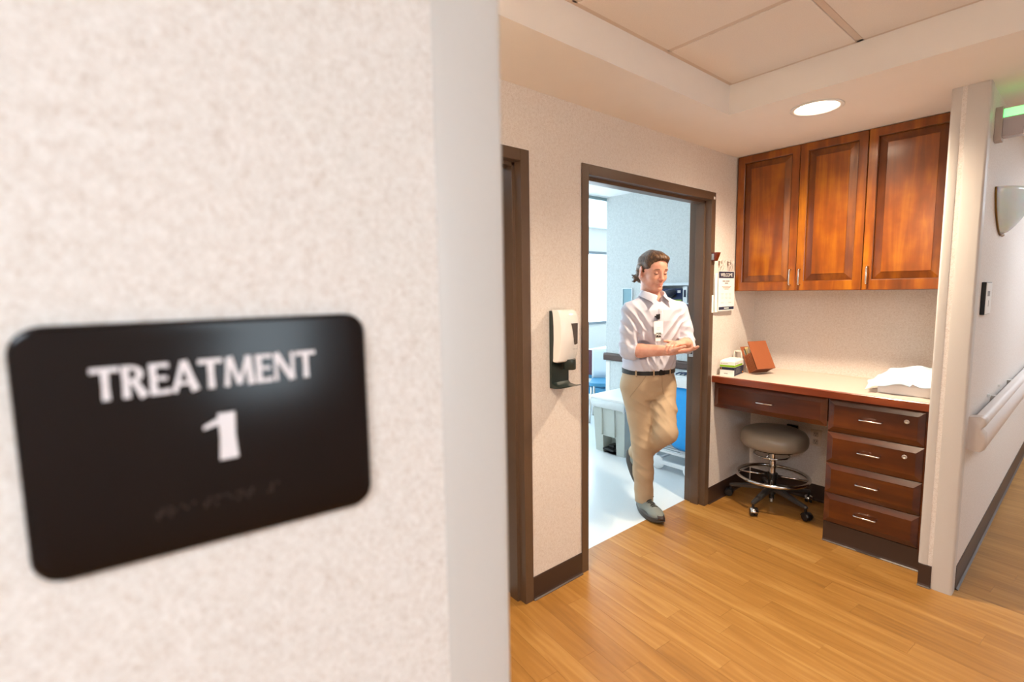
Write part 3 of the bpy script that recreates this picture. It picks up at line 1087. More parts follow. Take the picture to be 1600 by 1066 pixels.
def wq(x, y, z): return (x * math.cos(rt_) - y * math.sin(rt_), x * math.sin(rt_) + y * math.cos(rt_), z)


mb = MB()
pts = [(BX0, BY0), (BX1, BY0), (BX1, BY1), (BX0, BY1)]
r0 = [wq(x, y, 0) for x, y in pts]; r1 = [wq(x, y, BHt) for x, y in pts]; r2_ = [wq(x * .72 - .004, y * .8, BHt + .012) for x, y in pts]
mb.loft([r0, r1, r2_])
mb.build('carton', M['carton'], wx, bevel=.0015)


def wface(name, mat_, face, u0, u1, z0, z1, k=.0006):
    b = MB()
    if face == 'front':
        P = [wq(BX0 + (BX1 - BX0) * u, BY0 - k, z) for u, z in ((u0, z0), (u1, z0), (u1, z1), (u0, z1))]
        Q = [wq(BX0 + (BX1 - BX0) * u, BY0 - .0001, z) for u, z in ((u0, z0), (u1, z0), (u1, z1), (u0, z1))]
    else:
        P = [wq(BX1 + k, BY0 + (BY1 - BY0) * u, z) for u, z in ((u0, z0), (u1, z0), (u1, z1), (u0, z1))]
        Q = [wq(BX1 + .0001, BY0 + (BY1 - BY0) * u, z) for u, z in ((u0, z0), (u1, z0), (u1, z1), (u0, z1))]
    return b.loft([P, Q]).build(name, mat_, wx)


wface('green_stripe', M['wgreen'], 'front', 0, 1, .062, .075)
wface('green_stripe', M['wgreen'], 'side', 0, .85, .062, .075)
wface('navy_panel', M['navy'], 'front', 0, 1, .042, .060)
wface('navy_panel', M['navy'], 'side', 0, 1, .003, .060)
wface('logo_mark', M['grey_print'], 'front', .07, .12, .081, .088)
wface('logo_mark', M['grey_print'], 'front', .15, .55, .083, .086)
wface('logo_mark', M['grey_print'], 'side', .08, .12, .081, .088)
wface('logo_mark', M['grey_print'], 'side', .15, .42, .083, .086)
wface('print_mark', M['grey_print'], 'front', .30, .55, .015, .020)
wface('orange_mark', M['orange'], 'front', .06, .13, .048, .054, .001)
wface('orange_mark', M['orange'], 'side', .85, .97, .008, .018, .001)
for k in range(5):
    wface('fine_print', M['grey_print'], 'side', .12 + .02 * k, .66 - .05 * (k % 2), .017 + k * .008, .0195 + k * .008, .001)

cd_ = thing('tissue_caddy', 'white plastic caddy with arched handle behind the wipes carton', 'caddy', (-1.650, 3.462, Z), math.radians(2))
M['creamp'] = plain('cream_plastic', '#e6ded2', .35, var=.02)
mb = MB()
mb.prism(rrect(-.036, .036, -.036, .036, .01), lambda a, b, h: (a, b, h), 0, .075)
mb.build('bin', M['creamp'], cd_, bevel=.002)
mb = MB()
for y in (-.030, .030):
    pass
rings = []
for t in [PI * i / 16 for i in range(17)]:
    x, z = .034 * math.cos(t), .075 + .075 * min(1, math.sin(t) * 1.5)
    n_ = Vector((math.cos(t), 0, math.sin(t)))
    rings.append([(x, -.028, z), (x, .028, z), (x - n_.x * .008, .028, z - n_.z * .008), (x - n_.x * .008, -.028, z - n_.z * .008)])
MB().loft(rings).build('handle_arch', M['creamp'], cd_, bevel=.001)
MB().box(-.0375, -.0361, -.02, .02, .02, .055).build('label_panel', M['navy'], cd_)

# expanding file leaning back
ff = thing('expanding_file', 'rust brown accordion file leaning back with papers in it', 'file folder', (-1.455, 3.450, Z + .0425), math.radians(-24))
M['rust'] = plain('rust_brown_card', '#9a5530', .6, var=.05, scale=30)
M['rust_d'] = plain('dark_rust_card', '#4a1f14', .6, var=.05, scale=30)
lean = math.radians(-29)
cl, sl = math.cos(lean), math.sin(lean)


def fq(x, y, z):
    """file frame: x = thickness direction, y = width, z = height; leans in x"""
    return (x * cl + z * sl, y, -x * sl + z * cl + .0)


HH, WW, TT = .205, .15, .085
lift = TT * math.sin(-lean) * 0


def fbox(name, mat_, x0, x1, y0, y1, z0, z1):
    b = MB()
    P = [fq(x, y, z) for z in (z0, z1) for x, y in ((x0, y0), (x1, y0), (x1, y1), (x0, y1))]
    b.add(P, [[0, 3, 2, 1], [4, 5, 6, 7], [0, 1, 5, 4], [1, 2, 6, 5], [2, 3, 7, 6], [3, 0, 4, 7]])
    return b.build(name, mat_, ff)


fbox('front_cover', M['rust'], -.003, 0, -WW / 2, WW / 2, .0, HH)
fbox('back_cover', M['rust'], -TT, -TT + .003, -WW / 2, WW / 2, .002, HH - .005)
for k in range(6):
    xk = -.0130 - .0125 * k
    fbox('pocket', M['rust'], xk - .0055, xk, -WW / 2 + .001, WW / 2 - .001, .002, HH * .62)
    fbox('pleat', M['rust_d'], xk, xk + .0070, -WW / 2 + .005, WW / 2 - .005, .003, HH * .60)
P = [[fq(-.003, -WW / 2 + .012, .003), fq(-TT + .003, -WW / 2 + .012, .003)], [fq(-.003, WW / 2 - .012, .003), fq(-TT + .003, WW / 2 - .012, .003)]]
MB().grid(P).build('bottom', M['rust_d'], ff, solid=.0012)
pc = [M['paper'], plain('manila_paper', '#e5cf9a', .6), M['paper'], plain('yellow_paper', '#e8d79a', .6), plain('sage_paper', '#76856c', .6), M['paper']]
for i in range(6):
    x = -.019 - i * .0125
    ob = fbox('paper_sheet', pc[i], x - .0012, x, -WW / 2 + .012 + .002 * (i % 3), WW / 2 - .014, HH * .60, HH - .022 - .006 * (i % 3))
tag(ob, 'white sheet at the back')

# white box with pad draped over it, at the pillar end of the worktop
bx = thing('white_box', 'white cardboard box at the pillar end of the worktop, half under a pad', 'box', (-.69, 3.43, Z + .001), 0)
B0, B1, B2, B3, BZ = -.100, .140, -.135, .165, .090
mb = MB().box(B0, B1, B2, B3, 0, BZ)
mb.build('carton', plain('greyish_white_carton', '#e2dedd', .5, var=.02), bx, bevel=.003)
MB().box(B0 - .001, B1 + .001, B2 - .0018, B2 - .0002, BZ - .040, BZ - .0385).build('lid_edge', plain('pale_grey_edge', '#c9c4c4', .5), bx)
pad = thing('absorbent_pad', 'pale blue crumpled absorbent pad draped over the white box', 'pad', (-.69, 3.43, Z + BZ), 0)
M['pad'] = plain('pale_blue_nonwoven', '#c3d8e8', .7, var=.03, scale=25, bump=.1)
rn = random.Random(5)
ph = [rn.random() * 6 for _ in range(12)]
N = 46
P = []
for i in range(N):
    row = []
    for j in range(N):
        u = -.185 + .35 * i / (N - 1)     # x
        v = -.205 + .42 * j / (N - 1)     # y
        # distance outside the box top
        ex = max(B0 - u, 0)
        ey = max(B2 - v, 0)
        e = math.hypot(ex, ey)
        zz = .012 + .028 * max(0, 1 - ((u - .06) / .17) ** 2) * max(0, 1 - ((v - .06) / .2) ** 2)
        zz += .008 * math.sin(18 * u + 9 * v + ph[0]) * math.sin(14 * v - 6 * u + ph[1]) + .004 * math.sin(47 * u + ph[2] + 20 * v) + .003 * math.sin(61 * v - 31 * u + ph[3])
        x, y = u, v
        if e > 0:
            drop = e * (.80 + .15 * math.sin(30 * u + ph[4]))
            zz -= drop
            x = B0 - ex * .62 if ex > 0 else u
            y = B2 - ey * .42 - .004 if ey > 0 else v
            y += .010 * math.sin(38 * u + ph[5]) * min(1, ey / .05)
            x += .012 * math.sin(30 * v + ph[6]) * min(1, ex / .05)
        if ey > 0 and u > .05:
            zz += ey * .35
        zz = max(zz, -BZ + .006)
        row.append((x, y, max(zz, .006) if e == 0 else zz))
    P.append(row)
MB().grid(P).build('pad_sheet', M['pad'], pad, smooth=True, solid=.003, subsurf=1)

# ------------------------------------------------------------------ corridor wall things
hr = thing('handrail', 'pale beige crash handrail along the corridor wall with rounded end cap', 'handrail', (XC, 3.165, .70), 0)
M['rail'] = plain('pale_beige_vinyl', '#d6ccc6', .38, var=.015)
rp_ = [(.012, 0), (.05, .0), (.062, .012), (.066, .05), (.062, .092), (.052, .102), (.048, .112), (.058, .124), (.066, .142), (.062, .162), (.045, .172), (.022, .170), (.014, .155), (.012, .10)]
smoothed(MB().prism(rp_, lambda a, b, h: (a, h, b), .05, 5.5).build('rail_cover', M['rail'], hr), 50)
rings = []
for y, s_ in ((.05, 1.02), (.03, 1.02), (.012, .98), (.003, .90), (.0, .78)):
    rings.append([((a - .02) * s_ + .02 if a > .02 else a, y, (b - .086) * (.94 + .06 * s_) + .086) for a, b in [(0.0, .004)] + rp_[1:12] + [(0.0, .166)]])
smoothed(MB().loft(rings).build('end_cap', plain('beige_cap', '#c9bcb2', .4, var=.015), hr), 50)
for y in (.7, 1.4, 2.6, 3.8, 5.0):
    MB().box(0, .02, y - .02, y + .02, .02, .168).build('bracket', M['guard'], hr)
for y in (.55, .95):
    MB().box(0, .012, y - .008, y + .008, .180, .196).build('clip', M['white'], hr)

nc = thing('nurse_call_light', 'nurse call light with glowing green section high on the corridor wall', 'signal light', (XC, 3.262, 2.235))
MB().prism(rrect(-.035, .035, -.08, .07, .006), lambda a, b, h: (h, a, b), 0, .026).build('back_box', plain('beige_box', '#b9aaa2', .45), nc, bevel=.002)
MB().box(.0262, .096, -.028, .028, -.066, .020).build('clear_section', plain('smoky_lens', '#b2a9ae', .15, var=.02), nc, bevel=.003)
MB().box(.0262, .096, -.028, .028, .0205, .058).build('green_section', emis('green_signal', '#3ff06a', .8), nc, bevel=.003)
MB().box(.0962, .099, -.029, .029, -.068, .060).build('end_plate', M['white'], nc)

sc = thing('wall_sconce', 'frosted white half-bowl wall sconce with brass edge on the corridor wall', 'sconce', (XC, 3.66, 1.755))
rings = []
nS = 22
for k in range(15):
    t = k / 14
    z = .215 * t
    w_ = .265 * math.sin(min(1, t * 1.0) * PI / 2) ** .62
    dp_ = .105 * math.sin(t * PI / 2) ** .7
    rings.append([(.006 + max(.004, dp_) * math.sin(PI * i / nS), -max(.01, w_) * math.cos(PI * i / nS), z) for i in range(nS + 1)])
fg_ = plain('frosted_glass', '#f2eef0', .25, var=.02)
fg_.node_tree.nodes['Principled BSDF'].inputs['Subsurface Weight'].default_value = .6
fg_.node_tree.nodes['Principled BSDF'].inputs['Subsurface Scale'].default_value = .05
MB().loft(rings, False, False).build('glass_bowl', fg_, sc, smooth=True, solid=.004)
M['brass'] = plain('antique_brass', '#8a6a35', .3, .9, var=.08)
MB().tube([(.004, r[0][1] - .002, r[0][2]) for r in rings], .004, 8).build('brass_edge', M['brass'], sc, smooth=True)
MB().tube([(.004, r[-1][1] + .002, r[-1][2]) for r in rings], .004, 8).build('brass_edge', M['brass'], sc, smooth=True)
MB().lathe([(.002, -.012), (.009, -.006), (.010, .002), (.006, .010)], (.012, 0, 0), 14).build('finial', M['nickel'], sc, smooth=True)

rs = thing('door_number_plate', 'small white room plate in a thick black holder on the corridor wall', 'sign', (XC, 3.315, 1.43))
MB().box(0, .017, -.085, .085, -.078, .078).build('holder', M['black'], rs, bevel=.002)
MB().box(.0172, .019, -.083, .083, -.075, .075).build('face_plate', M['white'], rs)
MB().box(.0192, .0196, -.05, .02, .01, .035).build('print_mark', M['grey_print'], rs)
MB().box(.0192, .0196, -.01, .0, -.04, -.01).build('print_mark', M['grey_print'], rs)

# ------------------------------------------------------------------ treatment room things
M['bin'] = plain('pale_grey_plastic', '#b9c0ba', .5, var=.03)
M['binlid'] = plain('white_lid', '#eceeee', .45, var=.02)
M['bag'] = plain('clear_white_liner', '#d9e0e2', .25, var=.06, scale=30)
wb_ = thing('pedal_bin', 'large pale grey pedal waste bin with white lid left of the man', 'bin', (-2.83, 3.70, 0), math.radians(0))
# body with pedal recess at the front
x0, x1, y0, y1, hB = -.185, .185, -.24, .22, .50


def binring(z):
    k = .88 + .12 * z / hB
    return [(x0 * k, y0 * k, z), (-.075, y0 * k, z), (.075, y0 * k, z), (x1 * k, y0 * k, z), (x1 * k, y1 * k, z), (x0 * k, y1 * k, z)]


mb = MB()
A, B_, T_ = binring(0), binring(.16), binring(hB)
for a, b, skip in ((A, B_, True), (B_, T_, False)):
    for i in range(6):
        if skip and i == 1: continue
        j = (i + 1) % 6
        mb.add([a[i], a[j], b[j], b[i]], [[0, 1, 2, 3]])
rec = [(-.075, A[1][1] + .12, 0), (.075, A[1][1] + .12, 0), (.075, A[1][1] + .12, .16), (-.075, A[1][1] + .12, .16)]
mb.add([A[1], rec[0], rec[3], B_[1]], [[0, 1, 2, 3]]).add([A[2], rec[1], rec[2], B_[2]], [[0, 1, 2, 3]]).add([B_[1], B_[2], rec[2], rec[3]], [[0, 1, 2, 3]]).add(rec, [[0, 1, 2, 3]])
mb.add(T_, [[0, 1, 2, 3, 4, 5]]).add(A[:1] + A[3:], [[0, 1, 2, 3]])
mb.build('body', M['bin'], wb_)
MB().box(-.076, -.070, y0 - .003, y0 + .02, .17, hB - .03).box(.070, .076, y0 - .003, y0 + .02, .17, hB - .03).build('front_rib', M['bin'], wb_)
rings = []
nb = 40
for z, k in ((hB - .085, 1.03), (hB - .06, 1.075), (hB - .02, 1.085), (hB + .003, 1.06)):
    ring = []
    for i, (px, py) in enumerate(rrect(x0 * k, x1 * k, y0 * k, y1 * k, .03, 9)):
        wob = .004 * math.sin(i * 2.3 + z * 40)
        ring.append((px + wob, py + wob, z + .010 * math.sin(i * 1.1) * (z < hB - .06)))
    rings.append(ring)
MB().loft(rings, False).build('liner_bag', M['bag'], wb_, smooth=True)
rings = [[(a, b, z) for a, b in rrect(x0 - .02 + i_, x1 + .02 - i_, y0 - .02 + i_, y1 + .02 - i_, .03, 5)] for z, i_ in ((hB + .004, 0), (hB + .018, 0), (hB + .028, .012), (hB + .034, .05))]
smoothed(MB().loft(rings).build('lid', M['binlid'], wb_), 40)
MB().box(-.06, .06, y0 * .88 - .03, y0 * .88 + .08, .03, .05).build('pedal', M['black'], wb_, bevel=.004)
MB().box(-.03, .03, y0 * .88 + .02, y0 * .88 + .10, .05, .075).build('pedal_arm', M['black'], wb_, bevel=.004)

hc = thing('linen_hamper', 'white wire linen hamper on wheels holding a bright blue bag', 'hamper', (-2.10, 3.70, 0))
M['wire'] = plain('white_coated_wire', '#e6eaec', .3, var=.01)
M['blue'] = plain('bright_blue_bag', '#22a4f4', .22, var=.12, scale=9, bump=.2)
# frame
mb = MB()
for x, y in ((-.245, -.2), (.215, -.2), (.215, .2), (-.245, .2)):
    mb.tube([(x, y, .085), (x, y, .16)], .009, 8)
mb.tube([(-.245, -.2, .155), (.215, -.2, .155), (.215, .2, .155), (-.245, .2, .155)], .010, 8, closed=True)
mb.build('base_frame', M['wire'], hc, smooth=True)
for k in range(8):
    y = -.17 + .34 * k / 7
    MB().tube([(-.24, y, .160), (.21, y, .160)], .004, 6).build('shelf_wire', M['wire'], hc, smooth=True)
mb = MB().box(-.245, .215, -.225, -.200, .050, .082)
mb.build('front_bar', M['wire'], hc, bevel=.003)
MB().box(-.245, .215, .2, .225, .050, .082).build('rear_bar', M['wire'], hc, bevel=.003)
for x in (-.225, .06):
    MB().box(x - .012, x + .012, -.21, .21, .075, .088).build('cross_bar', M['wire'], hc)
mb = MB()
for x, y in ((-.20, .19), (.16, .19)):
    mb.tube([(x, y, .155), (x, y, .73)], .010, 8)
mb.build('upright', M['wire'], hc, smooth=True)
for x, y in ((-.22, -.21), (.085, -.235), (-.22, .21), (.195, .21)):
    wl = MB().lathe([(.018, -.012), (.050, -.012), (.056, -.007), (.056, .007), (.050, .012), (.018, .012)], (x, y, .056), 28, 'y')
    smoothed(wl.build('wheel', M['wire'], hc), 40)
rings = []
for z, ax, ay in ((.185, .10, .10), (.175, .15, .14), (.21, .175, .165), (.32, .19, .18), (.5, .195, .185), (.62, .195, .185), (.715, .20, .19)):
    ring = []
    for i in range(40):
        a = 2 * PI * i / 40
        wob = 1 + .025 * math.sin(5 * a + z * 9) + .015 * math.sin(11 * a - z * 20)
        c_, s_ = math.cos(a), math.sin(a)
        ring.append((ax * wob * math.copysign(abs(c_) ** .6, c_), ay * wob * math.copysign(abs(s_) ** .6, s_), z))
    rings.append(ring)
MB().loft(rings).build('blue_bag', M['blue'], hc, smooth=True)
rings = [[(a, b, z) for a, b in rrect(-.215 + i_, .215 - i_, -.205 + i_, .205 - i_, .05, 6)] for z, i_ in ((.712, .0), (.735, 0), (.775, .006), (.79, .03))]
smoothed(MB().loft(rings).build('lid', M['binlid'], hc), 40)
wk = thing('wire_tray', 'small tray of dark wire items standing on the hamper lid', 'tray', (-2.10, 3.64, .79))
MB().prism(rrect(-.15, .12, -.10, .10, .02), lambda a, b, h: (a, b, h), 0, .008).build('tray_base', M['wire'], wk)
mb = MB()
for k in range(7):
    x = -.12 + .036 * k
    mb.tube([(x, -.07, .012), (x + .02, -.05, .024), (x + .03, .04, .015)], .006, 6)
mb.build('tube_row', plain('blue_black_tube', '#2b4468', .4), wk, smooth=True)

# wall organiser with glove boxes and binders
og = thing('wall_organiser', 'white two-tier wall organiser on the treatment room wall behind the man', 'wall organiser', (-2.45, TYW, 1.15))
M['owhite'] = plain('white_powder_coat', '#dfe8ee', .4, var=.01)
mb = MB().box(-.24, .30, -.012, -.001, .0, .40)
mb.build('back_panel', M['owhite'], og)
for x in (-.24, .294):
    MB().box(x, x + .006, -.15, -.012, .22, .385).build('side_panel', M['owhite'], og)
MB().box(-.234, .294, -.15, -.012, .215, .225).build('shelf', M['owhite'], og)
MB().box(-.234, .294, -.15, -.012, -.005, .005).build('shelf', M['owhite'], og)
MB().box(-.234, .294, -.15, -.012, .375, .384).build('top_panel', M['owhite'], og)
M['glove'] = plain('blue_carton', '#174a92', .4, var=.06)
M['glove_d'] = plain('dark_blue_carton', '#0d2450', .4, var=.08)
oz = 1.15
GB = [(-.23, -.10, M['glove'], 'blue glove carton on the upper tier of the wall organiser, left'),
      (-.095, .10, M['glove_d'], 'dark blue glove carton with pale stripe on the upper tier of the wall organiser')]
for i, (a, b, mt, lb) in enumerate(GB):
    g = thing('glove_box', lb, 'box', (-2.45 + (a + b) / 2, TYW - .085, oz + .2255))
    hw = (b - a) / 2
    MB().box(-hw, hw, -.06, .06, 0, .125).build('carton', mt, g, bevel=.002)
    MB().prism([(.045 * math.cos(2 * PI * k / 20), .062 + .022 * math.sin(2 * PI * k / 20)) for k in range(20)], lambda u, v, h: (u, -h, v), .0602, .061).build('opening', M['black'], g)
    MB().box(-hw + .004, hw - .004, -.0612, -.0602, .02, .026).build('stripe', M['wgreen'], g)
    MB().box(hw - .045, hw - .015, -.0612, -.0602, .085, .108).build('mark', M['paper'], g)
cp = thing('blue_cap', 'dark blue domed cap resting on the wall organiser cartons', 'cap', (-2.452, TYW - .20, 1.452))
rings = []
for k in range(9):
    t = PI * k / 8
    rr_ = .075 * math.sin(t) + .002
    rings.append([(rr_ * math.cos(a) - 0, .05 * rr_ / .075 * math.sin(a), .038 * -math.cos(t) + .25 * rr_ * math.cos(a)) for a in [2 * PI * i / 28 for i in range(28)]])
MB().loft(rings).build('cap_shell', plain('navy_cap', '#0c1630', .35), cp, smooth=True)
bk = [(.105, .150, M['owhite'], 1, 'white binder on the upper tier of the wall organiser'), (.155, .200, M['glove_d'], 1, 'navy binder on the upper tier of the wall organiser'),
      (.205, .285, M['glove'], 1, 'blue binder at the right end of the upper organiser tier'),
      (-.03, .03, M['glove'], 0, 'blue binder on the lower tier of the wall organiser'), (.035, .12, M['owhite'], 0, 'white binder with dark label on the lower organiser tier'),
      (.125, .17, M['glove_d'], 0, 'navy binder on the lower tier of the wall organiser'), (.175, .24, M['owhite'], 0, 'plain white binder at the right of the lower organiser tier')]
for a, b, mt, tier, lb in bk:
    g = thing('ring_binder', lb, 'binder', (-2.45 + (a + b) / 2, TYW - .085, oz + (.2255 if tier else .0055)))
    hw = (b - a) / 2 - .002
    hgt = .14 if tier else .205
    MB().box(-hw, hw, -.062, .06, 0, hgt).build('cover', mt, g, bevel=.002)
    MB().box(-hw * .5, hw * .5, -.0632, -.0622, hgt * .35, hgt * .8).build('spine_label', M['navy'] if mt == M['owhite'] else M['paper'], g)
ns = thing('notice_frame', 'small grey framed notice on the treatment room wall beside the man', 'frame', (-3.03, TYW, 1.33))
mb = MB()
for a in ((-.06, -.052, 0, .18), (.052, .06, 0, .18), (-.052, .052, 0, .008), (-.052, .052, .172, .18)):
    mb.box(a[0], a[1], -.014, -.001, a[2], a[3])
mb.build('frame_border', M['owhite'], ns)
MB().box(-.052, .052, -.008, -.001, .008, .172).build('notice', plain('teal_grey_card', '#7fa6b4', .5), ns)

# bed and chair seen past the wall corner
bd = thing('treatment_recliner', 'pale blue treatment bed with white side panel beyond the wall corner', 'bed', (-4.35, 5.75, 0), math.radians(8))
M['blue_fab'] = plain('blue_upholstery', '#3f86ad', .5, var=.08)
M['blue_lt'] = plain('pale_blue_sheet', '#c7dde6', .6, var=.04)
M['maroon'] = plain('maroon_panel', '#4a1f30', .45, var=.05)
rings = [[(a, b, z) for a, b in rrect(-.42 + i_, .42 - i_, -1.0 + i_, 1.0 - i_, .08, 5)] for z, i_ in ((.50, .02), (.53, 0), (.62, 0), (.66, .03))]
smoothed(MB().loft(rings).build('mattress', M['blue_lt'], bd), 40)
MB().box(-.40, .40, -.98, .98, .36, .498).build('bed_deck', M['blue_fab'], bd, bevel=.01)
MB().box(-.30, .30, -.85, .85, .12, .22).build('chassis', M['blue_fab'], bd, bevel=.02)
for x in (-.28, .28):
    for y in (-.8, .8):
        l_ = MB().tube([(x, y, .05), (x, y, .37)], .02, 10).build('leg', M['nickel'], bd, smooth=True)
        smoothed(MB().lathe([(.02, -.015), (.05, -.015), (.05, .015), (.02, .015)], (x, y, .05), 20, 'x').build('wheel', M['castor'], l_))
smoothed(MB().prism(rrect(-.5, .35, .42, .82, .12, 6), lambda a, b, h: (.445 + h, a, b), 0, .02).build('side_rail', M['owhite'], bd), 40)
smoothed(MB().prism(rrect(-.10, .16, .42, .74, .04, 6), lambda a, b, h: (a, -1.04 + h, b), 0, .03).build('foot_board', M['maroon'], bd), 40)
smoothed(MB().prism(rrect(-.40, .40, .40, 1.15, .06, 6), lambda a, b, h: (a, 1.01 + h, b), 0, .03).build('head_board', M['owhite'], bd), 40)
ch = thing('visitor_chair', 'white moulded chair with blue seat by the bed beyond the wall corner', 'chair', (-3.60, 4.40, 0), math.radians(35))
MB().prism(rrect(-.20, .20, -.19, .19, .05), lambda a, b, h: (a, b, h), .42, .46).build('seat', M['blue_fab'], ch, bevel=.008)
rings = [[(x, .19 + .05 * (z - .44) + .03 * (abs(x) / .2) ** 2 * -1, z) for x in [-.2 + .4 * i / 10 for i in range(11)]] for z in (.44, .55, .66, .76, .80)]
MB().grid(rings).build('backrest', M['owhite'], ch, smooth=True, solid=.012)
for x in (-.17, .17):
    for y in (-.16, .16):
        MB().tube([(x, y, .42), (x * 1.12, y * 1.12, 0.0)], .011, 8).build('leg', M['nickel'], ch, smooth=True)

# ------------------------------------------------------------------ the man (implicit surfaces meshed with surface nets)
class Field:
    def __init__(s, lo, hi, h):
        s.lo = np.array(lo, float); s.h = h
        s.n = np.ceil((np.array(hi) - s.lo) / h).astype(int) + 1
        s.D = np.full(s.n, .2, np.float32)
        s.ax = [(s.lo[k] + h * np.arange(s.n[k])).astype(np.float32) for k in range(3)]

    def sub(s, lo, hi):
        i0 = np.clip(np.floor((np.array(lo) - s.lo) / s.h).astype(int), 0, s.n - 1)
        i1 = np.clip(np.ceil((np.array(hi) - s.lo) / s.h).astype(int) + 1, 1, s.n)
        sl = tuple(slice(a, b) for a, b in zip(i0, i1))
        x, y, z = (s.ax[k][sl[k]] for k in range(3))
        return sl, x[:, None, None], y[None, :, None], z[None, None, :]

    @staticmethod
    def smin(a, b, k):
        if k <= 0: return np.minimum(a, b)
        h = np.clip(.5 + .5 * (b - a) / k, 0, 1)
        return b + (a - b) * h - k * h * (1 - h)

    def put(s, fn, lo, hi, k=.01, op='u'):
        m_ = max(k * 2, .03)
        sl, x, y, z = s.sub(np.array(lo) - m_, np.array(hi) + m_)
        if 0 in s.D[sl].shape: return
        d = fn(x, y, z).astype(np.float32)
        if op == 'u': s.D[sl] = s.smin(s.D[sl], d, k)
        elif op == 's': s.D[sl] = -s.smin(-s.D[sl], d, k)

    def cone(s, a, b, ra, rb, k=.01, op='u', sq=None):
        a = np.array(a, float); b = np.array(b, float); ba = b - a; L2 = max(ba @ ba, 1e-9)

        def fn(x, y, z):
            t = np.clip(((x - a[0]) * ba[0] + (y - a[1]) * ba[1] + (z - a[2]) * ba[2]) / L2, 0, 1)
            return np.sqrt((x - a[0] - ba[0] * t) ** 2 + (y - a[1] - ba[1] * t) ** 2 + (z - a[2] - ba[2] * t) ** 2) - (ra + (rb - ra) * t)
        r = max(ra, rb)
        s.put(fn, np.minimum(a, b) - r, np.maximum(a, b) + r, k, op)

    def ell(s, c, rad, R=None, k=.01, op='u'):
        """ellipsoid; R rows = local axes"""
        c = np.array(c, float); R = np.eye(3) if R is None else np.array(R)

        def fn(x, y, z):
            q = [((x - c[0]) * R[i][0] + (y - c[1]) * R[i][1] + (z - c[2]) * R[i][2]) / rad[i] for i in range(3)]
            k0 = np.sqrt(q[0] ** 2 + q[1] ** 2 + q[2] ** 2)
            k1 = np.sqrt(sum((q[i] / rad[i]) ** 2 for i in range(3))) + 1e-9
            return k0 * (k0 - 1) / k1
        m_ = max(rad)
        s.put(fn, c - m_, c + m_, k, op)

    def loft(s, secs, R, k=.01):
        """stack of ellipses: (z, cx, cy, a, b); R = (lateral, forward) unit xy vectors"""
        S_ = np.array(secs)
        lat, fwd = R

        def fn(x, y, z):
            zz = np.clip(z, S_[0, 0], S_[-1, 0])
            cx, cy, a, b = (np.interp(zz, S_[:, 0], S_[:, i]) for i in range(1, 5))
            u = (x - cx) * lat[0] + (y - cy) * lat[1]
            v = (x - cx) * fwd[0] + (y - cy) * fwd[1]
            q = (np.abs(u / a) ** 2.4 + np.abs(v / b) ** 2.4) ** (1 / 2.4)
            d = (q - 1) * np.minimum(a, b)
            dz = np.maximum(S_[0, 0] - z, z - S_[-1, 0])
            return np.maximum(d, dz)
        m_ = S_[:, 3].max()
        s.put(fn, [S_[:, 1].min() - m_, S_[:, 2].min() - m_, S_[0, 0]], [S_[:, 1].max() + m_, S_[:, 2].max() + m_, S_[-1, 0]], k)

    def cut_below(s, z0):
        s.D = np.maximum(s.D, (z0 - s.ax[2])[None, None, :])

    def waves(s, items):
        """cloth folds: (centre, radius, direction, wavelength, amplitude, phase)"""
        for c, rad, d, wl, amp, ph in items:
            sl, x, y, z = s.sub(np.array(c) - rad, np.array(c) + rad)
            r = np.sqrt((x - c[0]) ** 2 + (y - c[1]) ** 2 + (z - c[2]) ** 2) / rad
            wgt = np.clip(1 - r, 0, 1); wgt = wgt * wgt * (3 - 2 * wgt)
            t = (x * d[0] + y * d[1] + z * d[2]) * 2 * np.pi / wl + ph
            t = t + .9 * np.sin((x * d[1] * 1.3 - y * d[0] + z * .6) * 2 * np.pi / (wl * 3.1) + ph)
            s.D[sl] += (amp * wgt * (np.abs(np.sin(t / 2)) * 2 - 1.2)).astype(np.float32)

    def sample(s, p):
        q = (np.array(p) - s.lo) / s.h
        i = np.clip(q.astype(int), 0, s.n - 2); f = q - i
        v = 0
        for a in (0, 1):
            for b in (0, 1):
                for c in (0, 1):
                    v += s.D[i[0] + a, i[1] + b, i[2] + c] * (f[0] if a else 1 - f[0]) * (f[1] if b else 1 - f[1]) * (f[2] if c else 1 - f[2])
        return v

    def shoot(s, p, d, far=.35):
        """from outside point p along -d find the surface"""
        p = np.array(p, float); d = np.array(d, float)
        t = 0
        while t < far:
            v = s.sample(p + d * t)
            if v < .0008: break
            t += max(.0008, min(v * .8, .02))
        return p + d * t

    def mesh(s):
        D, h = s.D, s.h
        ins = D < 0
        c = ins[:-1, :-1, :-1].astype(np.int8)
        cnt_ = np.zeros(np.array(D.shape) - 1, np.int8)
        for a in (0, 1):
            for b in (0, 1):
                for e in (0, 1):
                    cnt_ += ins[a:D.shape[0] - 1 + a, b:D.shape[1] - 1 + b, e:D.shape[2] - 1 + e]
        act = (cnt_ > 0) & (cnt_ < 8)
        idx = np.argwhere(act)
        vid = np.full(act.shape, -1, np.int32)
        vid[act] = np.arange(len(idx))
        acc = np.zeros((len(idx), 3)); num = np.zeros(len(idx))
        cr = [(a, b, e) for a in (0, 1) for b in (0, 1) for e in (0, 1)]
        val = {q: D[idx[:, 0] + q[0], idx[:, 1] + q[1], idx[:, 2] + q[2]].astype(float) for q in cr}
        for q in cr:
            for k in range(3):
                if q[k] == 0:
                    q2 = tuple(1 if i == k else q[i] for i in range(3))
                    va, vb = val[q], val[q2]
                    m_ = (va < 0) != (vb < 0)
                    t = np.where(m_, va / np.where(m_, va - vb, 1), 0)
                    p = np.tile(np.array(q, float), (len(idx), 1)); p[:, k] = t
                    acc[m_] += p[m_]; num[m_] += 1
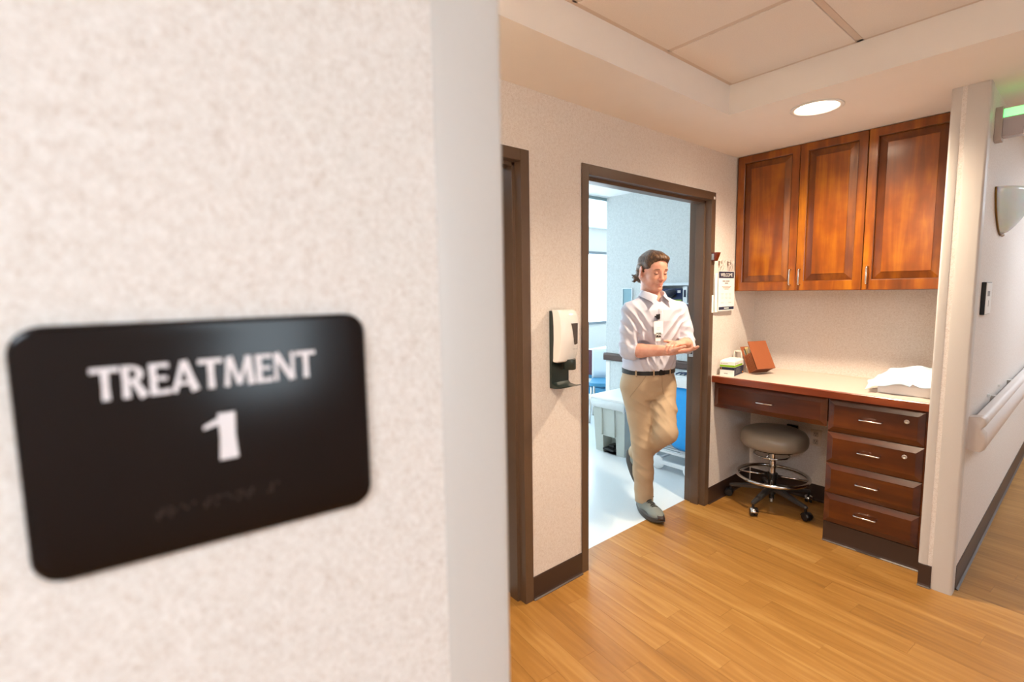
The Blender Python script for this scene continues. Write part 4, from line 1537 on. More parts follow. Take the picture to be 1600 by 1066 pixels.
        V = s.lo + (idx + acc / num[:, None]) * h
        F = []
        for k in range(3):
            i, j = (k + 1) % 3, (k + 2) % 3
            sl0 = [slice(None)] * 3; sl1 = [slice(None)] * 3
            sl0[k] = slice(0, -1); sl1[k] = slice(1, None)
            e = np.argwhere(ins[tuple(sl0)] != ins[tuple(sl1)])
            e = e[(e[:, i] > 0) & (e[:, j] > 0) & (e[:, i] < D.shape[i] - 1) & (e[:, j] < D.shape[j] - 1)]
            flip = ins[e[:, 0], e[:, 1], e[:, 2]]

            def g(di, dj):
                w_ = e.copy(); w_[:, i] += di; w_[:, j] += dj
                return vid[w_[:, 0], w_[:, 1], w_[:, 2]]
            q = np.stack([g(-1, -1), g(0, -1), g(0, 0), g(-1, 0)], 1)
            q[~flip] = q[~flip][:, ::-1]
            F.append(q)
        F = np.concatenate(F)
        F = F[(F >= 0).all(1)]
        return V, F

    def build(s, name, mat_, parent):
        V, F = s.mesh()
        me = bpy.data.meshes.new(name)
        me.vertices.add(len(V)); me.vertices.foreach_set('co', V.astype(np.float32).ravel())
        me.loops.add(F.size); me.loops.foreach_set('vertex_index', F.astype(np.int32).ravel())
        me.polygons.add(len(F)); me.polygons.foreach_set('loop_start', np.arange(0, F.size, 4, dtype=np.int32))
        me.polygons.foreach_set('use_smooth', np.ones(len(F), bool))
        me.update(calc_edges=True); me.validate()
        for mt in (mat_ if isinstance(mat_, list) else [mat_]):
            me.materials.append(mt)
        o = bpy.data.objects.new(name, me)
        C.objects.link(o); o.parent = parent
        return o


MO = Vector((-1.886, 2.71, 0)); MAZ = math.radians(34.836)
man = thing('person', 'man in white rolled-sleeve shirt and khaki trousers walking out of the doorway, rubbing hands', 'person', MO, MAZ)
# local frame: X to the image right, Y away from the camera, Z up
HDG = math.radians(38)
Fv = np.array([math.sin(HDG), -math.cos(HDG), 0]); Lv = np.array([math.cos(HDG), math.sin(HDG), 0]); Uv = np.array([0, 0, 1.])


def skin_mat():
    t = NT('skin')
    v = t.coords()
    f = t.noise(v, 28, 3)
    col = t.ramp(f, [(.3, '#cf8f78'), (.7, '#e0a78f')])
    t.link(col, t.b.inputs['Base Color'])
    t.set(Roughness=.48, Subsurface_Weight=.15, Subsurface_Scale=.01)
    t.b.inputs['Subsurface Radius'].default_value = (1, .35, .2)
    return t.m


M['skin'] = skin_mat()
M['lip'] = plain('lip', '#c98272', .45, var=.04)
M['hair'] = None


def hair_mat():
    t = NT('brown_hair')
    f = t.noise(t.coords((60, 60, 25)), 1.6, 3, .6, .8)
    col = t.ramp(f, [(.30, '#2b1a10'), (.52, '#553820'), (.75, '#8a6238')])
    t.link(col, t.b.inputs['Base Color'])
    t.set(Roughness=.5)
    t.bump(f, .5, .003)
    return t.m


M['hair'] = hair_mat()
M['shirt'] = plain('white_shirt_cotton', '#c9c7d2', .75, var=.02, scale=300)
M['khaki'] = plain('khaki_twill', '#b39a7c', .8, var=.04, scale=250, bump=.1)
M['leather'] = plain('black_leather', '#15120f', .4)
M['shoe'] = plain('grey_green_knit', '#7f8580', .65, var=.1, scale=220, bump=.3)
M['sole'] = plain('dark_brown_sole', '#3f3a35', .6, var=.1)
M['lace'] = plain('dark_lace', '#2c2a27', .7)

# --- joints
PEL = np.array([0.0, .02, .93])
SHR = np.array([-.112, -.14, 1.378]); SHL = np.array([.190, .095, 1.372])
ELR = np.array([-.122, -.145, 1.115]); ELL = np.array([.236, .06, 1.135])
WRR = np.array([.132, -.235, 1.132]); WRL = np.array([.204, -.175, 1.168])
HPR = PEL + np.array([-.066, -.050, -.06]); HPL = PEL + np.array([.070, .052, -.06])
KNR = np.array([-.030, -.075, .50]); ANR = np.array([-.016, .015, .10])
KNL = np.array([.112, -.135, .60]); ANL = np.array([-.085, .190, .34])
HO = np.array([.022, -.055, 1.617])        # eye level centre of the head
HY, HP = math.radians(34), math.radians(14)
hf = np.array([math.sin(HY) * math.cos(HP), -math.cos(HY) * math.cos(HP), -math.sin(HP)])
hl = np.array([math.cos(HY), math.sin(HY), 0])
hu = np.cross(hf, -hl); hu = hu / np.linalg.norm(hu)
if hu[2] < 0: hu = -hu
RH = np.array([hf, hl, hu])


def H(f, l, u): return HO + hf * f + hl * l + hu * u


NECK = np.array([.005, -.030, 1.44])
lat2, fwd2 = Lv[:2], Fv[:2]

# --- body: one continuous surface
B = Field((-.24, -.42, .0), (.34, .34, 1.76), .0034)
# trunk and legs (inside the clothes)
B.loft([(.84, PEL[0], PEL[1], .135, .10), (.95, PEL[0], PEL[1], .14, .095), (1.10, .008, .008, .14, .09), (1.25, .022, -.012, .145, .090), (1.34, .030, -.022, .135, .078), (1.41, .025, -.025, .08, .055)], (lat2, fwd2), .02)
B.cone(SHR + [.03, 0, -.035], SHL + [-.03, 0, -.035], .034, .034, .03)
for s_, e_, w_ in ((SHR, ELR, WRR), (SHL, ELL, WRL)):
    B.cone(s_ + [0, 0, -.03], e_, .036, .036, .02)
    mid = e_ + (w_ - e_) * .3
    B.cone(e_, mid, .039, .043, .015)
    B.cone(mid, w_, .043, .027, .01)
for h_, k_, a_ in ((HPR, KNR, ANR), (HPL, KNL, ANL)):
    B.cone(h_, k_, .075, .050, .03)
    B.cone(k_, a_, .050, .034, .02)
B.cone(ANR, ANR + Fv * .12 + [0, 0, -.055], .034, .026, .02)
B.cone(ANL, ANL + np.array([.04, -.03, -.10]), .034, .026, .02)
# neck and head
B.cone(NECK + [.004, .004, -.03], H(-.030, 0, -.045), .062, .054, .02)
B.cone(NECK + np.array([-.045, -.03, -.035]), NECK + np.array([.055, .03, -.03]), .045, .045, .03)
B.ell(H(-.012, 0, .030), (.098, .074, .080), RH, .01)
B.ell(H(.022, 0, .005), (.073, .066, .085), RH, .02)
B.ell(H(.028, 0, -.050), (.060, .054, .062), RH, .02)
for q in (-1, 1):
    B.cone(H(-.022, .056 * q, -.045), H(.060, .022 * q, -.102), .024, .019, .022)
    B.ell(H(.055, .036 * q, -.034), (.030, .026, .028), RH, .016)
    B.cone(H(.081, .010 * q, .020), H(.068, .048 * q, .016), .0095, .008, .012)
B.ell(H(.076, 0, -.104), (.018, .026, .016), RH, .018)
B.cone(H(.082, 0, -.060), H(.083, 0, -.085), .018, .016, .016)
# sockets, eyeballs under lowered lids
for q in (-1, 1):
    B.ell(H(.096, .031 * q, -.002), (.017, .017, .012), RH, .010, 's')
    B.ell(H(.076, .031 * q, -.003), (.0135, .0145, .0125), RH, .004)
# nose
B.cone(H(.088, 0, .012), H(.108, 0, -.034), .0075, .0105, .008)
B.ell(H(.111, 0, -.037), (.0115, .0115, .0095), RH, .005)
for q in (-1, 1):
    B.ell(H(.098, .0125 * q, -.041), (.010, .0065, .0075), RH, .005)
B.ell(H(.104, 0, -.050), (.012, .012, .004), RH, .004, 's')
# lips
for q in (-1, 1):
    B.cone(H(.0975, .004 * q, -.0655), H(.088, .021 * q, -.069), .0055, .0028, .004)
    B.cone(H(.0965, .003 * q, -.0765), H(.088, .020 * q, -.0705), .0062, .0028, .004)
B.cone(H(.105, -.022, -.0705), H(.105, .022, -.0705), .0042, .0042, .003, 's')
B.ell(H(.101, 0, -.089), (.010, .02, .005), RH, .006, 's')
# ears
for q in (-1, 1):
    Re = np.array([hf * .94 + hl * q * .34, hl * q * .94 - hf * .34, hu])
    B.ell(H(-.014, .080 * q, -.008), (.022, .009, .034), Re, .006)
    B.ell(H(-.010, .091 * q, -.004), (.012, .007, .020), Re, .004, 's')
    B.ell(H(-.006, .074 * q, -.036), (.010, .007, .011), Re, .006)


# --- hands
def finger(pts, r0, r1, k=.0035):
    n_ = len(pts) - 1
    for i in range(n_):
        ra = r0 + (r1 - r0) * i / n_; rb = r0 + (r1 - r0) * (i + 1) / n_
        B.cone(pts[i], pts[i + 1], ra, rb, k if i == 0 else .002)


# right hand: palm up, fingers held out to the image right
d = np.array([.86, -.46, .10]); d /= np.linalg.norm(d)
n = np.array([.46, .86, 0.0]); n /= np.linalg.norm(n)     # towards the little finger (away from camera)
u = np.cross(d, n); u = u if u[2] > 0 else -u
Rr = np.array([d, n, u])
B.cone(WRR - d * .02, WRR + d * .02, .026, .026, .012)
B.ell(WRR + d * .048 - u * .004, (.056, .043, .0165), Rr, .012)
for i, (of, ln) in enumerate(((-.030, .078), (-.010, .086), (.010, .080), (.029, .062))):
    a0 = WRR + d * (.088 - .006 * abs(i - 1)) + n * of - u * .003
    sp = d + n * (of * 3.0)
    a1 = a0 + sp * ln * .42 + u * .004
    a2 = a1 + (sp * .95 + u * .22) * ln * .32
    a3 = a2 + (sp * .85 + u * .50) * ln * .26
    finger([a0, a1, a2, a3], .0088, .0068)
# thumb leaves the near side of the palm, closing over the other hand
t0 = WRR + d * .022 - n * .026
finger([t0, t0 + d * .030 - n * .022 + u * .008, t0 + d * .060 - n * .024 + u * .018, t0 + d * .084 - n * .018 + u * .024], .0120, .0078, .008)
# left hand: lies across the palm, fingers curled over it towards the camera and the left
dl = np.array([-.74, -.66, -.04]); dl /= np.linalg.norm(dl)
nl = np.array([.66, -.74, 0.0]); nl /= np.linalg.norm(nl)   # towards image right
ul = np.array([0, 0, 1.])
Rl = np.array([dl, nl, ul])
WL = WRL
B.cone(WL - dl * .03, WL + dl * .015, .027, .026, .012)
B.ell(WL + dl * .046 + ul * .004, (.052, .041, .0175), Rl, .012)
for i, (of, ln) in enumerate(((.030, .060), (.010, .078), (-.010, .084), (-.030, .076))):
    a0 = WL + dl * (.084 - .005 * abs(i - 2)) + nl * of + ul * .004
    a1 = a0 + (dl * .92 - ul * .30) * ln * .42
    a2 = a1 + (dl * .45 - ul * .85) * ln * .33
    a3 = a2 + (-dl * .25 - ul * .80) * ln * .26
    finger([a0, a1, a2, a3], .0090, .0072)
t0 = WL + dl * .020 - nl * .028
finger([t0, t0 + dl * .030 - nl * .022 + ul * .010, t0 + dl * .052 - nl * .034 + ul * .016, t0 + dl * .070 - nl * .036 + ul * .018], .0118, .0078, .008)

body = B.build('body', [M['skin'], M['lip']], man)
me = body.data
co = np.empty(len(me.vertices) * 3, np.float32); me.vertices.foreach_get('co', co); co = co.reshape(-1, 3)
q = (co - HO) @ RH.T
lipv = (q[:, 0] > .080) & (((np.abs(q[:, 1]) / .022) ** 2 + ((q[:, 2] + .0712) / .0085) ** 2) < 1)
lo = np.empty(len(me.loops), np.int32); me.loops.foreach_get('vertex_index', lo)
pv = lipv[lo].reshape(-1, 4).sum(1) >= 3
mi = np.zeros(len(me.polygons), np.int32); mi[pv] = 1
me.polygons.foreach_set('material_index', mi)
# eyes: lash line and a sliver of eye under the lowered lids, and brows
M['dark'] = plain('dark_lash', '#38231b', .6)
M['brow'] = plain('brow_hair', '#6e4a36', .7)
for qq in (-1, 1):
    pts = [H(.0895 - .0075 * (t * 1.0) ** 2, .031 * qq + .0155 * t, -.0075 + .0030 * t * t) for t in np.linspace(-1, 1, 9)]
    MB().tube([tuple(p) for p in pts], [.0008, .0016, .002, .0022, .0022, .0022, .002, .0016, .0008], 6).build('eyelash', M['dark'], body, smooth=True)
    pts = [H(.0915 - .010 * ((t + .6) / 1.6) ** 2, .031 * qq + qq * .021 * t, .0175 + .004 * (1 - t * t) - .002 * t) for t in np.linspace(-1, 1, 9)]
    MB().tube([tuple(p) for p in pts], [.002, .003, .0034, .0034, .0032, .003, .0026, .002, .001], 6).build('eyebrow', M['brow'], body, smooth=True)

# --- hair
G = Field(HO - .19, HO + .19, .0026)
G.ell(H(-.018, 0, .037), (.101, .0825, .083), RH, .0)
G.ell(H(.016, 0, .040), (.066, .077, .070), RH, .01)
G.ell(H(-.046, 0, .005), (.070, .080, .088), RH, .02)
G.ell(H(.016, -.006, .088), (.066, .060, .030), RH, .02)
G.ell(H(.058, .020, .082), (.030, .042, .022), RH, .02)
G.cone(H(-.050, -.048, -.020), H(-.068, -.056, -.062), .034, .022, .02)
G.cone(H(-.050, .048, -.020), H(-.068, .056, -.062), .034, .022, .02)
G.cone(H(-.072, -.01, -.03), H(-.082, -.012, -.078), .042, .026, .03)
# tufts curling out at the nape
for a_, b_, c_, r_ in (((-.066, -.058, -.044), (-.082, -.074, -.060), (-.098, -.082, -.054), .013), ((-.074, -.050, -.060), (-.092, -.064, -.078), (-.110, -.070, -.072), .013),
                      ((-.066, -.060, -.062), (-.076, -.076, -.086), (-.088, -.084, -.092), .012), ((-.084, -.020, -.066), (-.102, -.026, -.090), (-.116, -.032, -.088), .014), ((-.080, .02, -.07), (-.100, .024, -.094), (-.112, .026, -.096), .014)):
    G.cone(H(*a_), H(*b_), r_, r_ * .7, .010)
    G.cone(H(*b_), H(*c_), r_ * .7, r_ * .3, .006)
# face opening: high forehead, temples and the ears left free
G.ell(H(.108, 0, -.010), (.082, .088, .090), RH, .014, 's')
G.ell(H(.058, 0, -.085), (.078, .115, .078), RH, .010, 's')
for qq in (-1, 1):
    G.ell(H(-.010, .098 * qq, -.020), (.024, .030, .034), RH, .006, 's')
# strands swept back from the forehead
sl, x, y, z = G.sub(HO - .19, HO + .19)
qf = (x - HO[0]) * hf[0] + (y - HO[1]) * hf[1] + (z - HO[2]) * hf[2]
ql = (x - HO[0]) * hl[0] + (y - HO[1]) * hl[1] + (z - HO[2]) * hl[2]
qu = (x - HO[0]) * hu[0] + (y - HO[1]) * hu[1] + (z - HO[2]) * hu[2]
ang = np.arctan2(ql + .02, qu + .05)
G.D[sl] += (.0011 * np.sin(ang * 17 + 9 * qf + 1.2 * np.sin(qf * 40)) + .0009 * np.sin(ang * 37 - 16 * qf + 2 * np.sin(ql * 40)) + .0010 * np.sin(ang * 9 + qf * 60)).astype(np.float32)
hair = G.build('hair', M['hair'], man)

# --- shirt
SHm = Field((-.26, -.30, .93), (.34, .26, 1.53), .0036)
secs = [(.955, .0, .018, .166, .124), (1.0, .003, .013, .176, .134), (1.06, .006, .008, .174, .130), (1.14, .012, .0, .176, .126), (1.22, .020, -.010, .184, .128), (1.30, .028, -.018, .190, .126), (1.37, .034, -.022, .180, .110), (1.415, .034, -.024, .13, .085), (1.45, .022, -.026, .082, .070)]
SHm.loft(secs, (lat2, fwd2), .0)
SHm.cone(NECK + np.array([-.02, -.015, -.028]), SHR + [.004, 0, -.004], .050, .046, .04)
SHm.cone(NECK + np.array([.04, .03, -.028]), SHL + [-.008, 0, -.006], .050, .046, .04)
for s_, e_, w_ in ((SHR, ELR, WRR), (SHL, ELL, WRL)):
    md_ = s_ * .5 + e_ * .5
    SHm.cone(s_ + [0, 0, -.012], md_, .054, .058, .022)
    SHm.cone(md_, e_, .060, .056, .012)
    v_ = (w_ - e_) / np.linalg.norm(w_ - e_)
    SHm.cone(e_, e_ + v_ * .030, .056, .053, .008)
    # rolled cuff
    SHm.cone(e_ + v_ * .018, e_ + v_ * .044, .0575, .0555, .002)
# open the cuff ends and the neck
for e_, w_ in ((ELR, WRR), (ELL, WRL)):
    v_ = (w_ - e_) / np.linalg.norm(w_ - e_)
    p_ = e_ + v_ * .062
    sl, x, y, z = SHm.sub(p_ - .11, p_ + .11)
    t = (x - p_[0]) * v_[0] + (y - p_[1]) * v_[1] + (z - p_[2]) * v_[2]
    rr_ = np.sqrt(np.maximum(0, (x - p_[0]) ** 2 + (y - p_[1]) ** 2 + (z - p_[2]) ** 2 - t ** 2))
    SHm.D[sl] = np.where(rr_ < .062, np.maximum(SHm.D[sl], t), SHm.D[sl])
SHm.cone(NECK + [.012, -.022, .004], NECK + [.016, -.032, .09], .050, .066, .008, 's')
SHm.cone(NECK + Fv * .075 + [.004, 0, -.012], NECK + Fv * .060 + [.004, 0, .05], .016, .040, .010, 's')
wv_ = []
rw = random.Random(11)
# sleeve rings of folds, armpit pulls, waist blouse
for e_, s_ in ((ELR, SHR), (ELL, SHL)):
    for f_, am in ((.10, .0038), (.45, .0022)):
        p_ = e_ * (1 - f_) + s_ * f_
        wv_.append((p_, .11, (.55 - f_, .2, .8), .050 + .02 * f_, am, rw.random() * 6))
wv_ += [((-.10, -.14, 1.31), .13, (.75, 0, .62), .045, .007, 1.0), ((.15, .0, 1.30), .12, (-.7, 0, .7), .05, .005, 2.0),
        ((-.05, -.10, 1.18), .16, (.93, .1, .30), .060, .009, .4), ((.03, -.12, 1.06), .12, (.9, .2, .35), .048, .004, 2.2), ((-.12, .0, 1.06), .10, (.6, .2, .75), .04, .003, 1.2),
        ((.12, -.02, 1.08), .12, (.8, .3, -.5), .045, .004, .9), ((.10, -.06, 1.22), .13, (.8, 0, -.55), .07, .004, 3.0), ((.0, -.1, 1.1), .1, (.95, .2, .1), .055, .004, 5.0)]
wv_ = [(c, r * 1.15, d_, wl * .9, am * 1.7, p_) for c, r, d_, wl, am, p_ in wv_]
SHm.waves(wv_)
SHm.cut_below(.984)
shirt = SHm.build('shirt', M['shirt'], man)
# placket down the front with buttons
P = []
for z in np.linspace(1.375, .985, 26):
    row = []
    for of in (-.016, -.015, .0, .015, .016):
        base = np.array([.012, -.012, 0]) + Lv * (of - .030) + Fv * .30
        base[2] = z
        p_ = SHm.shoot(base, -Fv)
        lift_ = .0005 if abs(of) > .0155 else .0026
        row.append(tuple(p_ + Fv * lift_))
    P.append(row)
MB().grid(P).build('placket', M['shirt'], shirt, smooth=True)
mb = MB()
for z in (1.36, 1.27, 1.10, 1.02):
    base = np.array([.012, -.012, 0]) - Lv * .030 + Fv * .30; base[2] = z
    p_ = SHm.shoot(base, -Fv) + Fv * .003
    ring = [[tuple(p_ + Fv * h_ + (Lv * math.cos(a) + Uv * math.sin(a)) * r_) for a in [2 * PI * i / 12 for i in range(12)]] for r_, h_ in ((.0055, 0), (.0055, .0015), (.003, .002))]
    mb.loft(ring)
mb.build('buttons', plain('shirt_button', '#c9c4c8', .3), shirt)
# collar: stand and two falling leaves
nk = NECK + np.array([.012, -.022, 0])
P = []
for a in np.linspace(-PI * .90, PI * .90, 45):
    # a = 0 at the back; +a towards his left
    dr = -Fv * math.cos(a) + Lv * math.sin(a)
    fr = max(0, (abs(a) / PI - .45) / .45)          # 0 at the side, 1 at the front tips
    top = nk + dr * (.066 - .003 * fr) + Uv * (.050 - .032 * fr ** 1.2) + Fv * (.010 + .006 * fr)
    tip = .020 * max(0, (fr - .55) / .45) ** 1.5
    mid = top + dr * .013 + Uv * (-.014)
    bot = top + dr * (.026 + .012 * fr) + Uv * (-.036 - .022 * fr) - Lv * math.copysign(1, a) * (-tip * 2.4)
    P.append([tuple(top - dr * .004 - Uv * .030), tuple(top), tuple(top + dr * .006 + Uv * .002), tuple(mid), tuple(bot)])
MB().grid(P).build('collar', M['shirt'], shirt, smooth=True, solid=.0028, subsurf=1)

# --- trousers
T = Field((-.24, -.32, .05), (.30, .34, 1.0), .0038)
T.loft([(.80, PEL[0], PEL[1], .150, .125), (.86, PEL[0], PEL[1], .172, .132), (.92, PEL[0], PEL[1] + .002, .174, .132), (.985, PEL[0], PEL[1], .165, .122)], (lat2, fwd2), .0)
T.cone(HPR + [-.012, -.010, 0], HPR * .45 + KNR * .55, .097, .080, .03)
T.cone(HPR * .45 + KNR * .55, KNR, .080, .069, .02)
T.cone(KNR, KNR * .5 + ANR * .5, .069, .065, .02)
T.cone(KNR * .5 + ANR * .5, ANR + [0, 0, -.01], .065, .060, .02)
T.cone(HPL + [.010, .008, -.01], HPL * .45 + KNL * .55, .098, .084, .03)
T.cone(HPL * .45 + KNL * .55, KNL, .084, .068, .02)
T.cone(KNL, KNL * .5 + ANL * .5, .067, .064, .03)
T.cone(KNL * .5 + ANL * .5, ANL, .064, .058, .02)
T.cone(KNL + [-.02, .03, -.045], ANL * .6 + KNL * .4 + [0, 0, -.035], .040, .040, .03)
T.waves([(c, r * 1.15, d_, wl, am * .6, p_) for c, r, d_, wl, am, p_ in [(KNR + [0, 0, .02], .13, (.45, .1, .9), .060, .007, .3), (ANR + [0, -.03, .12], .13, (.65, .1, .75), .075, .008, 1.1), (ANR + [.02, -.03, .02], .08, (.35, .1, .95), .05, .005, 2.0),
         (KNL + [-.01, .0, .03], .12, (.7, .1, .7), .05, .007, 0.), (KNL * .6 + HPL * .4, .16, (.92, .1, .35), .060, .006, 1.), (HPR + [.05, -.1, -.08], .13, (.5, .1, .85), .06, .008, 2.4),
         (HPL + [.06, -.12, -.15], .16, (.8, .1, .6), .05, .006, 3.3), (KNR + [.0, -.03, -.15], .14, (.6, .1, .8), .055, .007, 1.9), (HPL + [-.02, -.1, -.06], .13, (-.55, .1, .83), .055, .008, .5), (HPR * .5 + KNR * .5, .16, (.95, .1, .2), .07, .004, 1.6), (KNL * .5 + ANL * .5, .14, (.7, .3, .6), .045, .006, .2)]])
# cut the hems
sl, x, y, z = T.sub((-.24, -.32, .0), (.3, .34, 1.0))
T.D[sl] = np.maximum(T.D[sl], np.where((z < .2) & (y < .11), .074 - .10 * (y - ANR[1]) - z + 0 * x, -1))
vL = (ANL - KNL) / np.linalg.norm(ANL - KNL)
tl = (x - ANL[0]) * vL[0] + (y - ANL[1]) * vL[1] + (z - ANL[2]) * vL[2]
T.D[sl] = np.maximum(T.D[sl], np.where((y > .02) & (z > .15) & (z < .55), tl + .025, -1))
T.D = np.maximum(T.D, (T.ax[2] - .984)[None, None, :])
trs = T.build('trousers', M['khaki'], man)
# fly seam, pocket seams and belt loops
mb = MB()
pts = []
for z in np.linspace(.955, .83, 12):
    base = PEL * [1, 1, 0] + Fv * .32 + Lv * (.006 + .012 * ((.955 - z) / .12) ** 3); base[2] = z
    pts.append(tuple(T.shoot(base, -Fv) + Fv * .0005))
mb.tube(pts, .0013, 6)
M['seam'] = plain('khaki_seam', '#9c8568', .8)
mb.build('fly_seam', M['seam'], trs, smooth=True)
mb = MB()
for q_ in (-1, 1):
    pts = []
    for t in np.linspace(0, 1, 10):
        dr = Fv * math.cos(.75 + .55 * t) + q_ * Lv * math.sin(.75 + .55 * t)
        base = PEL * [1, 1, 0] + dr * .32; base[2] = .955 - .14 * t
        pts.append(tuple(T.shoot(base, -dr) + dr * .0006))
    mb.tube(pts, .0014, 6)
mb.build('pocket_seams', M['seam'], trs, smooth=True)
bl = MB()
mb = MB()


def waist(a, z, off):
    dr = Fv * math.cos(a) + Lv * math.sin(a)
    aa, bb = .167, .125
    c_, s_ = math.cos(a), math.sin(a)
    r_ = 1 / ((abs(s_ / aa) ** 2.4 + abs(c_ / bb) ** 2.4) ** (1 / 2.4))
    p_ = PEL * [1, 1, 0] + dr * (r_ + off); p_[2] = z
    return tuple(p_)


rings = []
for i in range(72):
    a = 2 * PI * i / 72
    rings.append([waist(a, .958, .004), waist(a, .958, .008), waist(a, .992, .008), waist(a, .992, .004)])
rings.append(rings[0])
belt = MB().loft(rings, False).build('belt', M['leather'], man, smooth=False)
bk_ = [[waist(a, z, .0105) for a in np.linspace(-.13, .16, 6)] for z in (.956, .994)]
MB().grid(bk_).build('buckle', plain('dark_buckle', '#2a2826', .3, .7), belt, solid=.003)
for a in (-1.1, -.42, .5, 1.2):
    MB().grid([[waist(a + da, z, o_) for da in (-.03, .03)] for z, o_ in ((.948, .004), (.956, .0115), (.994, .0115), (.999, .005))]).build('belt_loop', M['khaki'], belt, solid=.002)


# --- shoes
def shoe(heel, toe, upv, nm, lbl):
    heel = np.array(heel); toe = np.array(toe)
    d = toe - heel; Lg = np.linalg.norm(d); d = d / Lg
    upv = np.array(upv, float); upv -= d * (upv @ d); upv /= np.linalg.norm(upv)
    sd = np.cross(upv, d)
    R3 = np.array([d, sd, upv])

    def Q(f, s_, u): return heel + d * f + sd * s_ + upv * u
    lo_ = np.minimum(heel, toe) - .12; hi_ = np.maximum(heel, toe) + .12
    Fd = Field(lo_, hi_, .0032)
    Fd.cone(Q(.045, 0, .068), Q(.085, 0, .062), .038, .042, .02)
    Fd.cone(Q(.09, 0, .098), Q(.19, .002, .062), .024, .026, .03)
    Fd.cone(Q(.085, 0, .060), Q(.20, .004, .050), .042, .040, .02)
    Fd.ell(Q(.215, .004, .048), (.064, .047, .032), R3, .02)
    Fd.cone(Q(.05, 0, .080), Q(.10, 0, .085), .034, .030, .02)
    Fd.cone(Q(.055, 0, .115), Q(.085, 0, .115), .036, .034, .015)
    # open below (sole)
    sl, x, y, z = Fd.sub(lo_, hi_)
    uu = (x - heel[0]) * upv[0] + (y - heel[1]) * upv[1] + (z - heel[2]) * upv[2]
    Fd.D[sl] = np.maximum(Fd.D[sl], .024 - uu)
    Fd.D[sl] = np.maximum(Fd.D[sl], uu - .130)
    so = Fd.build(nm, M['shoe'], man)
    tag(so, lbl)
    # sole: rockered slab
    outl = []
    for i in range(40):
        a = 2 * PI * i / 40
        f = .145 + .150 * math.cos(a)
        wd = .043 + .010 * math.cos(a * 1.0) - .006 * math.cos(2 * a)
        outl.append((f, wd * math.sin(a) * 1.02 + .003 * math.cos(a)))
    rings = []
    for u_, k in ((0, .93), (.007, 1.0), (.017, 1.05), (.022, 1.01), (.029, 1.05), (.036, 1.0), (.042, .93)):
        rings.append([tuple(Q(.145 + (f - .145) * k, s_ * k, u_ + (.016 * max(0, (f - .20) / .09) ** 1.6 + .012 * max(0, (.06 - f) / .06) ** 1.5) * (1 if u_ < .03 else .8))) for f, s_ in outl])
    smoothed(MB().loft(rings).build('sole', M['sole'], so), 60)
    # toe bumper
    mb = MB()
    P = []
    for a in np.linspace(-.55, .55, 9):
        row = []
        for u_, k in ((.034, 1.055), (.044, 1.035), (.056, .96)):
            f = .145 + .150 * math.cos(a); wd = (.040 + .010 * math.cos(a) - .006 * math.cos(2 * a))
            row.append(tuple(Q(.145 + (f - .145) * k, wd * math.sin(a) * k, u_ + .008)))
        P.append(row)
    mb.grid(P).build('toe_bumper', plain('brown_bumper', '#3a2a24', .6), so, smooth=True, solid=.003)
    # tongue and laces
    for i in range(5):
        f = .115 + .022 * i
        pts = []
        for t in np.linspace(-1, 1, 7):
            b_ = Q(f + .006 * t * (-1) ** i, .024 * t * (1 - .06 * i), .16)
            pts.append(tuple(Fd.shoot(b_, -upv) + upv * .002))
        MB().tube(pts, .0028, 6).build('lace', M['lace'], so, smooth=True)
    for q_ in (-1, 1):
        b0 = Fd.shoot(Q(.105, .0, .2), -upv) + upv * .003
        pts = [tuple(b0), tuple(b0 + sd * .018 * q_ + upv * .012 + d * .004), tuple(b0 + sd * .034 * q_ + upv * .004 + d * .012), tuple(b0 + sd * .040 * q_ - upv * .014 + d * .022)]
        MB().tube(pts, .0024, 6).build('lace', M['lace'], so, smooth=True)
    # dark tongue opening
    P = []
    for f in np.linspace(.10, .205, 9):
        row = []
        for t in (-1, -.5, 0, .5, 1):
            b_ = Q(f, .018 * t * (1 - .45 * (f - .10) / .105), .16)
            row.append(tuple(Fd.shoot(b_, -upv) + upv * .0008))
        P.append(row)
    MB().grid(P).build('tongue', plain('dark_tongue', '#4a4c48', .8), so, smooth=True)
    return so


hd = Fv * .95 + Lv * -.10
hd /= np.linalg.norm(hd)
shoe(ANR * [1, 1, 0] - hd * .075, ANR * [1, 1, 0] + hd * .21, (0, 0, 1), 'shoe', 'grey green running shoe planted on the floor')
hl_ = np.array([-.152, .215, .335])
shoe(hl_, hl_ + np.array([.10, -.115, -.20]), (.75, -.25, .55), 'shoe', 'trailing grey shoe lifted behind the leg')

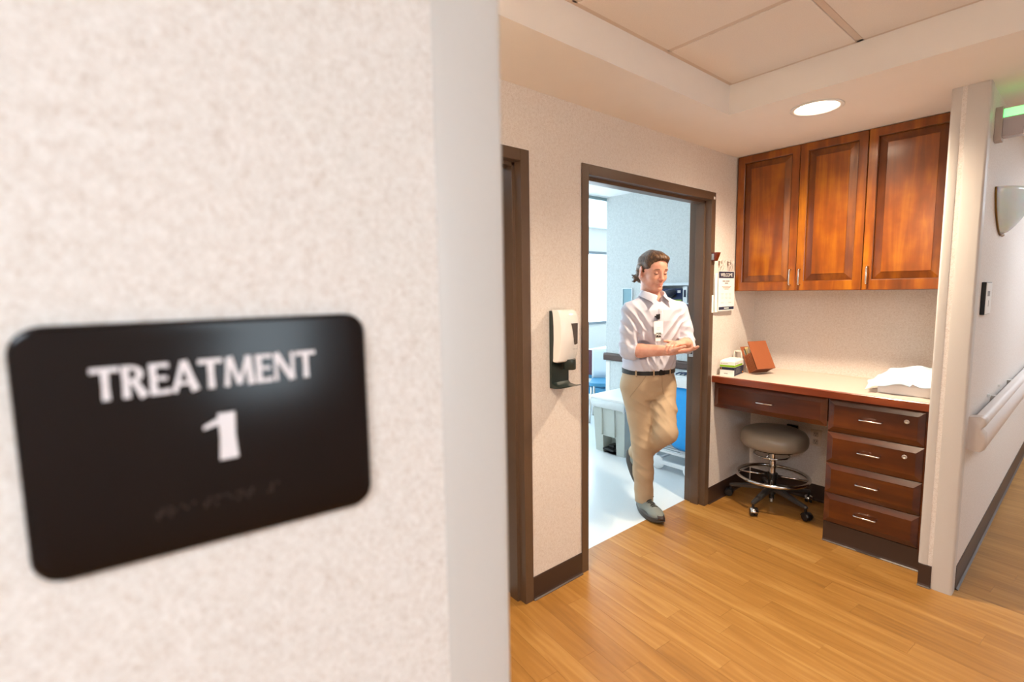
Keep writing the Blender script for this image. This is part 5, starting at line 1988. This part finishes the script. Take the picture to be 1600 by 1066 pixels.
# --- badge on a clip
bz = 1.272
base = np.array([.012, -.012, 0]) + Fv * .30 - Lv * .060; base[2] = bz
sf = SHm.shoot(base, -Fv)
lw = MO + Matrix.Rotation(MAZ, 3, 'Z') @ Vector(sf)
bdg = thing('identity_badge', 'white identity badge with black block on a black clip on the man shirt front', 'badge', lw, MAZ + HDG - 0)
# badge frame: x = along the chest (image right), -y = outward
mb = MB().prism(rrect(-.034, .034, -.047, .030, .004), lambda a, b, h: (a, -h + .05 * b, b), .016, .018)
mb.build('card', M['paper'], bdg)
mb = MB().prism(rrect(-.021, .017, -.092, -.046, .002), lambda a, b, h: (a, -h + .05 * b, b), .012, .0135).build('lower_card', M['paper'], bdg)
MB().box(-.020, .018, -.0205, -.0190, -.068, -.040).build('black_block', M['black'], bdg)
text_obj('block_letters', 'MA', .026, M['paper'], bdg, frame_mat((-.001, -.0208, -.0535), (1, 0, 0), (0, 0, 1)), .0005)
MB().prism([(-.010, .072), (.012, .076), (.012, .048), (.002, .036), (-.008, .052)], lambda a, b, h: (a, -h, b), .004, .018).build('clip', M['black'], bdg, bevel=.002)
MB().box(-.022, -.010, -.014, -.006, .056, .063).build('clip_lever', M['black'], bdg)
MB().box(-.004, .004, -.0165, -.0150, .022, .045).build('strap', plain('clear_strap', '#c9c6c9', .3), bdg)
mb = MB()
for k in range(3): mb.box(-.014, .014 - .006 * (k % 2), -.0190, -.0182, -.010 - .008 * k, -.0085 - .008 * k)
mb.build('print_lines', M['grey_print'], bdg)

# repeats share a group
for nm, gp in (('wall_cabinet', 'cherry wood wall cabinets above the worktop'), ('corner_guard', 'vinyl corner guards'), ('wall_hook', 'hooks above the hung papers'),
               ('binder_ring', 'rings holding the hung papers'), ('paper_sheet', 'papers hung on the wall hooks'), ('glove_box', 'cartons on the wall organiser'),
               ('ring_binder', 'binders on the wall organiser'), ('ceiling_panel_light', 'panel lights in the ceilings'), ('recessed_downlight', 'round recessed lights')):
    for o in C.objects:
        if o.parent is None and o.name.split('.')[0] == nm and 'label' in o:
            o['group'] = gp
